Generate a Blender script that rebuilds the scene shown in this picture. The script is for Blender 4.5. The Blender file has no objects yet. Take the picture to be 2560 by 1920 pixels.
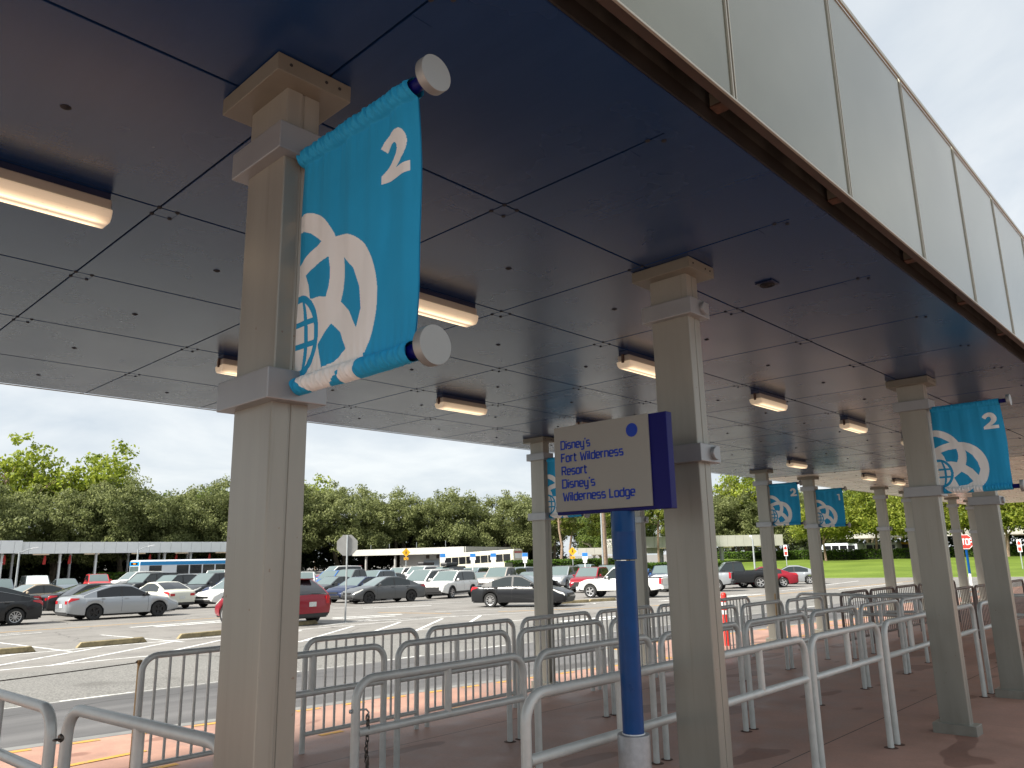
import bpy, bmesh, math, random
import numpy as np
from mathutils import Vector, Matrix
R_ = math.radians
scene = bpy.context.scene
COL = scene.collection

# ---------------------------------------------------------------- camera, world, sun, exposure
cam_d = bpy.data.cameras.new('camera'); cam = bpy.data.objects.new('camera', cam_d); COL.objects.link(cam)
RT = Vector((0.690375, -0.723196, -0.019238)); DN = Vector((0.145564, 0.164907, -0.975508)); FW = Vector((0.708656, 0.670666, 0.219119))
m3 = Matrix((RT, -DN, -FW)).transposed()
cam.matrix_world = Matrix.Translation((-3.8143, -2.4828, 1.7337)) @ m3.to_4x4()
cam_d.sensor_width = 36; cam_d.lens = 36 * 1918.94 / 2560
cam_d.clip_start = 0.05; cam_d.clip_end = 3000
scene.camera = cam

SUN = Vector((-1.0, 0.24, 0.95)).normalized()
w = bpy.data.worlds.new('World'); scene.world = w; w.use_nodes = True
nt = w.node_tree; nt.nodes.clear()
def N(t, ntree, **kw):
    n = ntree.nodes.new(t)
    for k, v in kw.items():
        if k.startswith('i_'):
            n.inputs[k[2:].replace('_', ' ')].default_value = v
        else: setattr(n, k, v)
    return n
out = N('ShaderNodeOutputWorld', nt); bg = N('ShaderNodeBackground', nt)
sky = N('ShaderNodeTexSky', nt); sky.sky_type = 'NISHITA'; sky.sun_disc = False
sky.sun_elevation = math.asin(SUN.z); sky.sun_rotation = math.atan2(SUN.x, SUN.y)
tc = N('ShaderNodeTexCoord', nt); sep = N('ShaderNodeSeparateXYZ', nt); nt.links.new(tc.outputs['Generated'], sep.inputs[0])
ab = N('ShaderNodeMath', nt, operation='ABSOLUTE'); nt.links.new(sep.outputs['Z'], ab.inputs[0])
ad = N('ShaderNodeMath', nt, operation='ADD'); nt.links.new(ab.outputs[0], ad.inputs[0]); ad.inputs[1].default_value = 0.22
dx = N('ShaderNodeMath', nt, operation='DIVIDE'); nt.links.new(sep.outputs['X'], dx.inputs[0]); nt.links.new(ad.outputs[0], dx.inputs[1])
dy = N('ShaderNodeMath', nt, operation='DIVIDE'); nt.links.new(sep.outputs['Y'], dy.inputs[0]); nt.links.new(ad.outputs[0], dy.inputs[1])
cb = N('ShaderNodeCombineXYZ', nt); nt.links.new(dx.outputs[0], cb.inputs['X']); nt.links.new(dy.outputs[0], cb.inputs['Y'])
nz = N('ShaderNodeTexNoise', nt); nz.inputs['Scale'].default_value = 1.9; nz.inputs['Detail'].default_value = 6; nz.inputs['Roughness'].default_value = 0.55
nz.inputs['Distortion'].default_value = 0.35
nt.links.new(cb.outputs[0], nz.inputs['Vector'])
cr = N('ShaderNodeValToRGB', nt)
e = cr.color_ramp.elements
e[0].position = 0.34; e[0].color = (5.9, 6.5, 7.1, 1)
e[1].position = 0.66; e[1].color = (8.2, 8.5, 8.6, 1)
nt.links.new(nz.outputs['Fac'], cr.inputs[0])
mx = N('ShaderNodeMixRGB', nt); mx.inputs[0].default_value = 0.86
nt.links.new(sky.outputs[0], mx.inputs[1]); nt.links.new(cr.outputs[0], mx.inputs[2])
nt.links.new(mx.outputs[0], bg.inputs[0]); bg.inputs[1].default_value = 0.0475
nt.links.new(bg.outputs[0], out.inputs[0])

sd = bpy.data.lights.new('sun', 'SUN'); so = bpy.data.objects.new('sun', sd); COL.objects.link(so)
sd.energy = 3.8; sd.angle = R_(10); sd.color = (1.0, 0.95, 0.86)
so.rotation_euler = (-SUN).to_track_quat('-Z', 'Y').to_euler()
vs = scene.view_settings
vs.view_transform = 'Standard'; vs.look = 'None'; vs.gamma = 1; vs.exposure = 1.38; vs.use_curve_mapping = False
scene.cycles.max_bounces = 8; scene.cycles.diffuse_bounces = 4; scene.cycles.glossy_bounces = 4; scene.cycles.transmission_bounces = 4
scene.cycles.sample_clamp_indirect = 6
RND = random.Random(7)

# ---------------------------------------------------------------- terrain functions
def walk_z(x, y): return -0.0175 * (y + 0.09) - 0.005 * (x - 4.84)
def lot_z(x, y):
    xx = min(max(x, -60), 80); yy = min(max(y, -60), 96)
    return -0.27 - 0.011 * (yy - 7) - 0.0075 * (xx - 5) + .0005 * min(max(xx, 0), 60) * max(yy - 42, 0)

# ---------------------------------------------------------------- materials
M = {}
def mat(name, col, rough=0.5, metal=0.0, spec=0.5, var=0.0, vscale=3.0, bump=0.0, bscale=40.0, coat=0.0, emit=None, estr=1.0, space='Object', col2=None, detail=4.0, vstretch=None):
    m = bpy.data.materials.new(name); m.use_nodes = True
    t = m.node_tree; b = t.nodes['Principled BSDF']
    b.inputs['Base Color'].default_value = (*col, 1); b.inputs['Roughness'].default_value = rough
    b.inputs['Metallic'].default_value = metal; b.inputs['Specular IOR Level'].default_value = spec
    if coat: b.inputs['Coat Weight'].default_value = coat; b.inputs['Coat Roughness'].default_value = 0.04
    if emit: b.inputs['Emission Color'].default_value = (*emit, 1); b.inputs['Emission Strength'].default_value = estr
    def vec():
        if space == 'World': g = N('ShaderNodeNewGeometry', t); return g.outputs['Position']
        g = N('ShaderNodeTexCoord', t); return g.outputs['Object']
    v = None
    if var or bump:
        v = vec()
        if vstretch:
            mp = N('ShaderNodeMapping', t); mp.inputs['Scale'].default_value = vstretch; t.links.new(v, mp.inputs[0]); v = mp.outputs[0]
    if var:
        n = N('ShaderNodeTexNoise', t); n.inputs['Scale'].default_value = vscale; n.inputs['Detail'].default_value = detail; n.inputs['Roughness'].default_value = .6
        t.links.new(v, n.inputs['Vector'])
        r = N('ShaderNodeValToRGB', t); r.color_ramp.elements[0].position = .3; r.color_ramp.elements[1].position = .7
        c2 = col2 or tuple(min(1, c * (1 + var)) for c in col)
        c1 = tuple(c * (1 - var) for c in col)
        r.color_ramp.elements[0].color = (*c1, 1); r.color_ramp.elements[1].color = (*c2, 1)
        t.links.new(n.outputs['Fac'], r.inputs[0]); t.links.new(r.outputs[0], b.inputs['Base Color'])
        rr = N('ShaderNodeMapRange', t); rr.inputs['To Min'].default_value = max(0, rough - .08); rr.inputs['To Max'].default_value = min(1, rough + .08)
        t.links.new(n.outputs['Fac'], rr.inputs['Value']); t.links.new(rr.outputs[0], b.inputs['Roughness'])
    if bump:
        n = N('ShaderNodeTexNoise', t); n.inputs['Scale'].default_value = bscale; n.inputs['Detail'].default_value = 3
        t.links.new(v, n.inputs['Vector'])
        bp = N('ShaderNodeBump', t); bp.inputs['Strength'].default_value = bump; bp.inputs['Distance'].default_value = .01
        t.links.new(n.outputs['Fac'], bp.inputs['Height']); t.links.new(bp.outputs[0], b.inputs['Normal'])
    M[name] = m
    return m

mat('cap_paint', (.15, .147, .118), .45, var=.08, vscale=5)
mat('silver_paint', (.26, .28, .29), .36, metal=.35, var=.05, vscale=6)
mat('rail_paint', (.53, .56, .54), .34, metal=.15, var=.09, vscale=9, bump=.015, bscale=90)
mat('brown_rail_paint', (.17, .135, .12), .42, var=.1, vscale=9)  # darker, browner colour for the second-bay barriers and rails
mat('navy_paint', (.010, .016, .05), .4, var=.1)
mat('blue_paint', (.001, .052, .19), .30, spec=.2, coat=.06, var=.12, vscale=8)
mat('deep_blue', (.001, .002, .10), .45, spec=.2, var=.1, vscale=3)
mat('dot_blue', (.002, .035, .33), .5, spec=.3)
mat('sign_grey', (.245, .258, .235), .5, var=.03, vscale=4)
mat('sleeve_metal', (.30, .30, .305), .42, metal=.7, var=.12, vscale=30, bump=.03, bscale=160)
mat('disc_metal', (.24, .26, .255), .42, metal=.3, var=.05)
mat('teal_cloth', (.015, .285, .53), .72, var=.05, vscale=4, bump=.06, bscale=900, spec=.25)
mat('white_cloth', (.68, .725, .715), .75, var=.03, vscale=4, bump=.06, bscale=900, spec=.25)
mat('dark_gap', (.012, .014, .018), .8)
mat('brown_trim', (.045, .029, .021), .55, var=.2, vscale=6)
mat('gutter', (.07, .075, .07), .55, var=.5, vscale=5, bump=.3, bscale=30)
mat('edge_dark', (.014, .014, .013), .6, var=.5, vscale=5)
mat('seam_metal', (.42, .41, .34), .4, metal=.5)
mat('rust', (.07, .038, .025), .8, var=.4, vscale=20)
mat('white_box', (.36, .34, .29), .5, var=.08)
mat('kerb_concrete', (.20, .20, .195), .8, var=.15, vscale=4, space='World', bump=.2)
mat('stop_concrete', (.25, .205, .115), .9, var=.35, vscale=7, bump=.4, bscale=50)
mat('glass', (.018, .024, .026), .06, spec=.7)
mat('tinted_glass', (.012, .013, .015), .07, spec=.6)
mat('windscreen', (.10, .135, .135), .08, spec=.9, coat=.5)
mat('sunshade', (.55, .62, .62), .35)
mat('tyre', (.018, .018, .018), .8)
mat('rim_silver', (.48, .48, .48), .3, metal=.7)
mat('rim_dark', (.02, .02, .021), .35, metal=.3)
mat('trim_black', (.02, .02, .021), .5)
mat('chrome', (.62, .62, .62), .15, metal=1.0)
mat('tail_red', (.42, .008, .014), .2, coat=.4)
mat('headlight', (.55, .55, .52), .12, spec=.8, coat=.5)
mat('amber', (.7, .28, .03), .25)
mat('plate', (.55, .57, .56), .5, var=.2, vscale=30)
mat('galv', (.42, .45, .46), .42, metal=.5, var=.1, vscale=5)
mat('sign_back', (.30, .30, .29), .5, metal=.2, var=.06)
mat('sign_yellow', (.75, .38, .01), .45)
mat('sign_white', (.75, .75, .75), .45)
mat('sign_blue', (.03, .2, .55), .45)
mat('sign_red', (.62, .03, .02), .45)
mat('ink_black', (.015, .015, .015), .6)
mat('seal', (.09, .045, .03), .8, var=.4, vscale=30)
mat('rope', (.05, .035, .03), .7)
mat('brass', (.30, .22, .12), .35, metal=.8)
mat('chain_metal', (.10, .09, .08), .4, metal=.8, var=.3, vscale=60)
mat('far_fascia', (.74, .76, .77), .5, metal=.0, var=.04, vscale=.6)
mat('far_dark', (.03, .035, .035), .7)
mat('bldg_white', (.44, .43, .39), .7, var=.07, vscale=.8)
mat('bldg_wall', (.34, .335, .32), .75, var=.08, vscale=.8)
mat('bus_cream', (.54, .51, .41), .4, var=.03)
mat('bus_white', (.62, .66, .70), .35, var=.02)
mat('bus_blue', (.01, .24, .55), .3, var=.03)
mat('bus_red', (.42, .07, .09), .4)
mat('bus_yellow', (.78, .45, .01), .4)
mat('bark', (.17, .14, .105), .9, var=.35, vscale=5, bump=.5, bscale=14)
mat('pale_bark', (.24, .17, .12), .9, var=.3, vscale=5, bump=.3, bscale=14)
mat('soil', (.02, .026, .012), 1.0, var=.4, vscale=.5, space='World')
mat('stone', (.3, .2, .13), .8, var=.3, vscale=8)

def leaf_mat(name, c1, c2, trans=.35):
    m = bpy.data.materials.new(name); m.use_nodes = True; t = m.node_tree; t.nodes.clear()
    o = N('ShaderNodeOutputMaterial', t)
    g = N('ShaderNodeNewGeometry', t)
    n = N('ShaderNodeTexNoise', t); n.inputs['Scale'].default_value = .55; n.inputs['Detail'].default_value = 3; t.links.new(g.outputs['Position'], n.inputs['Vector'])
    a = N('ShaderNodeMath', t, operation='MULTIPLY_ADD'); t.links.new(g.outputs['Random Per Island'], a.inputs[0]); a.inputs[1].default_value = .55; 
    s = N('ShaderNodeMath', t, operation='SUBTRACT'); t.links.new(n.outputs['Fac'], s.inputs[0]); s.inputs[1].default_value = .27
    t.links.new(s.outputs[0], a.inputs[2])
    r = N('ShaderNodeValToRGB', t); r.color_ramp.elements[0].color = (*c1, 1); r.color_ramp.elements[1].color = (*c2, 1)
    r.color_ramp.elements[0].position = .15; r.color_ramp.elements[1].position = .85
    t.links.new(a.outputs[0], r.inputs[0])
    d = N('ShaderNodeBsdfPrincipled', t); d.inputs['Roughness'].default_value = .55; d.inputs['Specular IOR Level'].default_value = .3
    tr = N('ShaderNodeBsdfTranslucent', t)
    t.links.new(r.outputs[0], d.inputs['Base Color']); t.links.new(r.outputs[0], tr.inputs['Color'])
    mxs = N('ShaderNodeMixShader', t); mxs.inputs[0].default_value = trans
    t.links.new(d.outputs[0], mxs.inputs[1]); t.links.new(tr.outputs[0], mxs.inputs[2]); t.links.new(mxs.outputs[0], o.inputs[0])
    M[name] = m
leaf_mat('leaf_oak', (.065, .088, .026), (.34, .37, .15), .5)
leaf_mat('leaf_lime', (.12, .18, .02), (.40, .45, .06), .5)
leaf_mat('leaf_mid', (.05, .085, .016), (.19, .25, .05), .45)
leaf_mat('leaf_autumn', (.08, .13, .012), (.33, .36, .05), .5)
leaf_mat('leaf_pine', (.07, .11, .02), (.30, .33, .06), .5)
leaf_mat('leaf_hedge', (.025, .06, .008), (.11, .19, .02))
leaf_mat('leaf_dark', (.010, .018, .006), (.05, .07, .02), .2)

# ---- special node materials
def new_mat(name):
    m = bpy.data.materials.new(name); m.use_nodes = True; M[name] = m
    t = m.node_tree; return m, t, t.nodes['Principled BSDF']
def noise(t, v, scale, detail=5, rough=.6):
    n = N('ShaderNodeTexNoise', t); n.inputs['Scale'].default_value = scale; n.inputs['Detail'].default_value = detail; n.inputs['Roughness'].default_value = rough
    t.links.new(v, n.inputs['Vector']); return n.outputs['Fac']
def ramp(t, f, stops):
    r = N('ShaderNodeValToRGB', t); el = r.color_ramp.elements
    while len(el) < len(stops): el.new(.5)
    for q, (p, c) in zip(el, stops): q.position = p; q.color = (*c, 1) if len(c) == 3 else c
    t.links.new(f, r.inputs[0]); return r.outputs[0]
def mixc(t, fac, a, b, mode='MIX'):
    n = N('ShaderNodeMixRGB', t, blend_type=mode)
    for s, i in ((fac, 0), (a, 1), (b, 2)):
        if isinstance(s, (int, float)): n.inputs[i].default_value = s
        elif isinstance(s, tuple): n.inputs[i].default_value = (*s, 1)
        else: t.links.new(s, n.inputs[i])
    return n.outputs[0]
def mth(t, op, a, b=None, c=None):
    n = N('ShaderNodeMath', t, operation=op)
    for i, s in enumerate((a, b, c)):
        if s is None: continue
        if isinstance(s, (int, float)): n.inputs[i].default_value = s
        else: t.links.new(s, n.inputs[i])
    return n.outputs[0]
def stretch(t, v, s):
    mp = N('ShaderNodeMapping', t); mp.inputs['Scale'].default_value = s; t.links.new(v, mp.inputs[0]); return mp.outputs[0]

# lamp diffuser: two tubes glowing behind a dirty lens
m, t, b = new_mat('lens')
b.inputs['Base Color'].default_value = (.8, .74, .62, 1); b.inputs['Roughness'].default_value = .3
tcn = N('ShaderNodeTexCoord', t); spn = N('ShaderNodeSeparateXYZ', t); t.links.new(tcn.outputs['Object'], spn.inputs[0])
def tube_glow(c0):
    d = mth(t, 'SUBTRACT', mth(t, 'ABSOLUTE', spn.outputs['Y']), c0); d = mth(t, 'DIVIDE', d, .022); return mth(t, 'POWER', 2.718, mth(t, 'MULTIPLY', mth(t, 'MULTIPLY', d, d), -1))
ends = N('ShaderNodeMapRange', t); ends.inputs['From Min'].default_value = .335; ends.inputs['From Max'].default_value = .265; t.links.new(mth(t, 'ABSOLUTE', spn.outputs['X']), ends.inputs['Value'])
gl = mth(t, 'MULTIPLY_ADD', mth(t, 'MULTIPLY', tube_glow(.034), ends.outputs[0]), .62, .075)
gl = mth(t, 'MULTIPLY', gl, ramp(t, noise(t, tcn.outputs['Object'], 45, 2, .5), [(.27, (.45, .45, .45)), (.33, (1, 1, 1))]))
t.links.new(gl, b.inputs['Emission Strength']); b.inputs['Emission Color'].default_value = (1.0, .74, .45, 1)

# satin column paint with runs, scuffs and splash dirt towards the foot
m, t, b = new_mat('column_paint')
tcn = N('ShaderNodeTexCoord', t); O = tcn.outputs['Object']; g = N('ShaderNodeNewGeometry', t); P = g.outputs['Position']
spn = N('ShaderNodeSeparateXYZ', t); t.links.new(O, spn.inputs[0])
c = ramp(t, noise(t, stretch(t, P, (3, 3, .35)), 2.0, 5), [(.3, (.228, .232, .203)), (.7, (.278, .282, .247))])
run = ramp(t, noise(t, stretch(t, P, (26, 26, .8)), 1.0, 4, .7), [(.30, (.80, .78, .75)), (.42, (1, 1, 1))])
c = mixc(t, .55, c, run, 'MULTIPLY')
dirt = N('ShaderNodeMapRange', t); dirt.inputs['From Min'].default_value = .30; dirt.inputs['From Max'].default_value = .02; t.links.new(spn.outputs['Z'], dirt.inputs['Value'])
df = mth(t, 'MULTIPLY', dirt.outputs[0], ramp(t, noise(t, P, 9, 5, .7), [(.35, (0, 0, 0)), (.65, (1, 1, 1))]))
c = mixc(t, mth(t, 'MULTIPLY', df, .28), c, (.12, .085, .065))
chip = ramp(t, noise(t, P, 30, 2, .5), [(.755, (0, 0, 0)), (.765, (1, 1, 1))]); c = mixc(t, mth(t, 'MULTIPLY', chip, .6), c, (.16, .09, .06))
t.links.new(c, b.inputs['Base Color']); b.inputs['Metallic'].default_value = .25; b.inputs['Roughness'].default_value = .36
bp = N('ShaderNodeBump', t); bp.inputs['Strength'].default_value = .06; bp.inputs['Distance'].default_value = .01; t.links.new(noise(t, P, 3, 4), bp.inputs['Height']); t.links.new(bp.outputs[0], b.inputs['Normal'])

# asphalt: pale worn car park, darker bus lane close to the kerb, tyre-dark bands
m, t, b = new_mat('asphalt')
g = N('ShaderNodeNewGeometry', t); P = g.outputs['Position']
sp = N('ShaderNodeSeparateXYZ', t); t.links.new(P, sp.inputs[0])
fine = noise(t, P, 38, 3, .75); mid = noise(t, P, 1.1, 5); streak = noise(t, stretch(t, P, (.10, 1.1, 1)), 1.0, 5)
lotc = ramp(t, mid, [(.3, (.175, .166, .155)), (.7, (.235, .223, .207))])
lotc = mixc(t, .55, lotc, ramp(t, fine, [(.35, (.33, .33, .33)), (.65, (.66, .66, .66))]), 'OVERLAY')
lotc = mixc(t, .5, lotc, ramp(t, streak, [(.3, (.42, .42, .42)), (.7, (.58, .58, .58))]), 'OVERLAY')
lane = ramp(t, streak, [(.34, (.075, .074, .076)), (.66, (.145, .142, .143))])
# boundary between lane and aggregate strip at about y = 10.6
yb = mth(t, 'ADD', sp.outputs['Y'], mth(t, 'MULTIPLY', mth(t, 'SUBTRACT', mid, .5), .25))
fl = N('ShaderNodeMapRange', t); fl.inputs['From Min'].default_value = 10.9; fl.inputs['From Max'].default_value = 11.1; t.links.new(yb, fl.inputs['Value'])
fr = N('ShaderNodeMapRange', t); fr.inputs['From Min'].default_value = 34; fr.inputs['From Max'].default_value = 36; t.links.new(sp.outputs['X'], fr.inputs['Value'])
sel = mth(t, 'MAXIMUM', fl.outputs[0], fr.outputs[0])
colr = mixc(t, sel, lane, lotc)
# aggregate strip
f2 = N('ShaderNodeMapRange', t); f2.inputs['From Min'].default_value = 16.2; f2.inputs['From Max'].default_value = 15.6; t.links.new(sp.outputs['Y'], f2.inputs['Value'])
agg = mth(t, 'MULTIPLY', mth(t, 'MULTIPLY', f2.outputs[0], fl.outputs[0]), .75)
aggc = ramp(t, noise(t, P, 26, 2, .8), [(.38, (.09, .09, .087)), (.62, (.26, .253, .235))])
colr = mixc(t, agg, colr, aggc)
# oil stains and patches
st = ramp(t, noise(t, P, .45, 4), [(.58, (1, 1, 1)), (.72, (.58, .57, .56))])
colr = mixc(t, .8, colr, st, 'MULTIPLY')
# cracks
vo = N('ShaderNodeTexVoronoi', t); vo.feature = 'DISTANCE_TO_EDGE'; vo.inputs['Scale'].default_value = .16
wv = N('ShaderNodeVectorMath', t, operation='ADD'); t.links.new(P, wv.inputs[0])
nc = N('ShaderNodeTexNoise', t); nc.inputs['Scale'].default_value = .9; nc.inputs['Detail'].default_value = 4; t.links.new(P, nc.inputs['Vector']); t.links.new(nc.outputs['Color'], wv.inputs[1])
t.links.new(wv.outputs[0], vo.inputs['Vector'])
ck = ramp(t, vo.outputs['Distance'], [(.0, (.30, .30, .30)), (.006, (1, 1, 1))])
colr = mixc(t, .7, colr, ck, 'MULTIPLY')
t.links.new(colr, b.inputs['Base Color']); b.inputs['Roughness'].default_value = .82; b.inputs['Specular IOR Level'].default_value = .35
bp = N('ShaderNodeBump', t); bp.inputs['Strength'].default_value = .5; bp.inputs['Distance'].default_value = .01; t.links.new(fine, bp.inputs['Height']); t.links.new(bp.outputs[0], b.inputs['Normal'])

# stained red concrete walkway with saw joints
m, t, b = new_mat('red_concrete')
g = N('ShaderNodeNewGeometry', t); P = g.outputs['Position']
sp = N('ShaderNodeSeparateXYZ', t); t.links.new(P, sp.inputs[0])
big = noise(t, P, .55, 5); md = noise(t, P, 2.4, 6, .65); fn = noise(t, P, 45, 3)
c = ramp(t, md, [(.28, (.32, .182, .140)), (.72, (.47, .280, .220))])
slab = N('ShaderNodeTexWhiteNoise', t)
cell = N('ShaderNodeCombineXYZ', t)
t.links.new(mth(t, 'FLOOR', mth(t, 'DIVIDE', mth(t, 'SUBTRACT', sp.outputs['X'], -.05), 1.37)), cell.inputs['X'])
t.links.new(mth(t, 'FLOOR', mth(t, 'DIVIDE', mth(t, 'SUBTRACT', sp.outputs['Y'], .72), 3.23)), cell.inputs['Y'])
t.links.new(cell.outputs[0], slab.inputs['Vector'])
c = mixc(t, .35, c, ramp(t, slab.outputs['Value'], [(0, (.40, .40, .42)), (.6, (.5, .5, .48)), (1, (.62, .52, .44))]), 'OVERLAY')
c = mixc(t, .55, c, ramp(t, big, [(.35, (.36, .37, .36)), (.65, (.6, .58, .56))]), 'OVERLAY')
c = mixc(t, .25, c, ramp(t, fn, [(.3, (.35, .35, .35)), (.7, (.65, .65, .65))]), 'OVERLAY')
# damp patches
dmp = ramp(t, noise(t, stretch(t, P, (.55, 1.1, 1)), 1.35, 2, .4), [(.625, (1, 1, 1)), (.64, (.62, .56, .54))])
c = mixc(t, .9, c, dmp, 'MULTIPLY')
def joint(axis, off, period, wd):
    q = mth(t, 'DIVIDE', mth(t, 'SUBTRACT', sp.outputs[axis], off), period)
    d = mth(t, 'ABSOLUTE', mth(t, 'SUBTRACT', q, mth(t, 'ROUND', q)))
    return mth(t, 'LESS_THAN', d, wd / period)
jy = joint('Y', .72, 3.23, .006); jx = joint('X', 4.06, 1.37, .0045)
c = mixc(t, jy, c, (.022, .017, .014)); 
c = mixc(t, mth(t, 'MULTIPLY', jx, ramp(t, big, [(.4, (.25, .25, .25)), (.6, (1, 1, 1))])), c, (.26, .17, .13))
t.links.new(c, b.inputs['Base Color'])
rr = ramp(t, md, [(.3, (.42, .42, .42)), (.7, (.66, .66, .66))]); t.links.new(rr, b.inputs['Roughness']); b.inputs['Specular IOR Level'].default_value = .4
bp = N('ShaderNodeBump', t); bp.inputs['Strength'].default_value = .25; bp.inputs['Distance'].default_value = .006; t.links.new(md, bp.inputs['Height']); t.links.new(bp.outputs[0], b.inputs['Normal'])

def worn_paint(name, c1, lo, hi):
    m, t, b = new_mat(name); g = N('ShaderNodeNewGeometry', t); P = g.outputs['Position']
    c = ramp(t, noise(t, P, 1.3, 4), [(.3, tuple(q * .82 for q in c1)), (.7, c1)])
    wear = ramp(t, noise(t, P, 7, 6, .75), [(lo, (1, 1, 1)), (hi, (0, 0, 0))])
    c = mixc(t, mth(t, 'MULTIPLY', wear, .8), c, (.19, .18, .168)); t.links.new(c, b.inputs['Base Color']); b.inputs['Roughness'].default_value = .7
worn_paint('white_paint', (.74, .74, .72), .36, .50); worn_paint('road_yellow', (.62, .34, .06), .34, .48)
# glossy navy ceiling board
def ceiling_mat(name, c1, c2, rough):
    m, t, b = new_mat(name)
    g = N('ShaderNodeNewGeometry', t); P = g.outputs['Position']
    st = noise(t, stretch(t, P, (3.0, .35, 1)), 2.2, 5, .65); md = noise(t, P, 1.2, 4); gr = noise(t, stretch(t, P, (1, 9, 1)), 5, 4)
    c = ramp(t, st, [(.3, c1), (.7, c2)])
    spk = ramp(t, noise(t, stretch(t, P, (1, 3, 1)), 10, 4, .8), [(.27, (.6, .58, .58)), (.33, (1, 1, 1))])
    patch = ramp(t, noise(t, P, .8, 3), [(.56, (0, 0, 0)), (.68, (1, 1, 1))])
    c = mixc(t, mth(t, 'MULTIPLY', patch, .45), c, mixc(t, 1.0, c, spk, 'MULTIPLY'))
    t.links.new(c, b.inputs['Base Color']); b.inputs['Specular IOR Level'].default_value = .62; b.inputs['Specular Tint'].default_value = (.80, .98, 1.0, 1)
    r = N('ShaderNodeMapRange', t); r.inputs['To Min'].default_value = rough - .05; r.inputs['To Max'].default_value = rough + .08; t.links.new(md, r.inputs['Value']); t.links.new(r.outputs[0], b.inputs['Roughness'])
    bp = N('ShaderNodeBump', t); bp.inputs['Strength'].default_value = .06; bp.inputs['Distance'].default_value = .004; t.links.new(gr, bp.inputs['Height']); t.links.new(bp.outputs[0], b.inputs['Normal'])
ceiling_mat('ceiling_navy', (.004, .025, .094), (.009, .033, .108), .25)
ceiling_mat('ceiling_lawn_sheen', (.52, .51, .45), (.62, .60, .53), .26)  # pale base colour stands in for the lawn reflected in glossy boards

# satin metal fascia
m, t, b = new_mat('fascia_metal')
g = N('ShaderNodeNewGeometry', t); P = g.outputs['Position']
t.links.new(ramp(t, noise(t, P, .9, 4), [(.3, (.175, .172, .136)), (.7, (.235, .232, .186))]), b.inputs['Base Color'])
b.inputs['Metallic'].default_value = .92; b.inputs['Roughness'].default_value = .17
bp = N('ShaderNodeBump', t); bp.inputs['Strength'].default_value = .35; bp.inputs['Distance'].default_value = .03; t.links.new(noise(t, P, .55, 1), bp.inputs['Height']); t.links.new(bp.outputs[0], b.inputs['Normal'])

# grass
m, t, b = new_mat('grass')
g = N('ShaderNodeNewGeometry', t); P = g.outputs['Position']
c = ramp(t, noise(t, stretch(t, P, (.5, .25, 1)), .5, 5), [(.3, (.085, .13, .020)), (.7, (.155, .215, .036))])
c = mixc(t, .6, c, ramp(t, noise(t, P, 6, 5, .8), [(.3, (.3, .3, .3)), (.7, (.68, .68, .68))]), 'OVERLAY')
t.links.new(c, b.inputs['Base Color']); b.inputs['Roughness'].default_value = .9; b.inputs['Specular IOR Level'].default_value = .1

def paint(name, col, metal=0.0, rough=.28):
    return mat(name, col, rough, metal=metal, coat=.3, spec=.35)
paint('paint_silver', (.36, .38, .40), .5); paint('paint_black', (.010, .011, .013)); paint('paint_white', (.68, .68, .66)); paint('paint_pearl', (.60, .60, .52))
paint('paint_grey', (.10, .105, .11), .4); paint('paint_dark_grey', (.04, .043, .047), .3); paint('paint_red', (.24, .010, .022), .15); paint('paint_bright_red', (.48, .035, .04))
paint('paint_navy', (.012, .022, .065), .2); paint('paint_blue', (.02, .12, .38), .2); paint('paint_beige', (.38, .31, .23)); paint('paint_tan', (.36, .33, .30), .3); paint('paint_steel', (.17, .20, .23), .4)
paint('paint_maroon', (.09, .02, .022), .2); paint('paint_pale_blue', (.30, .36, .42), .4)

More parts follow.
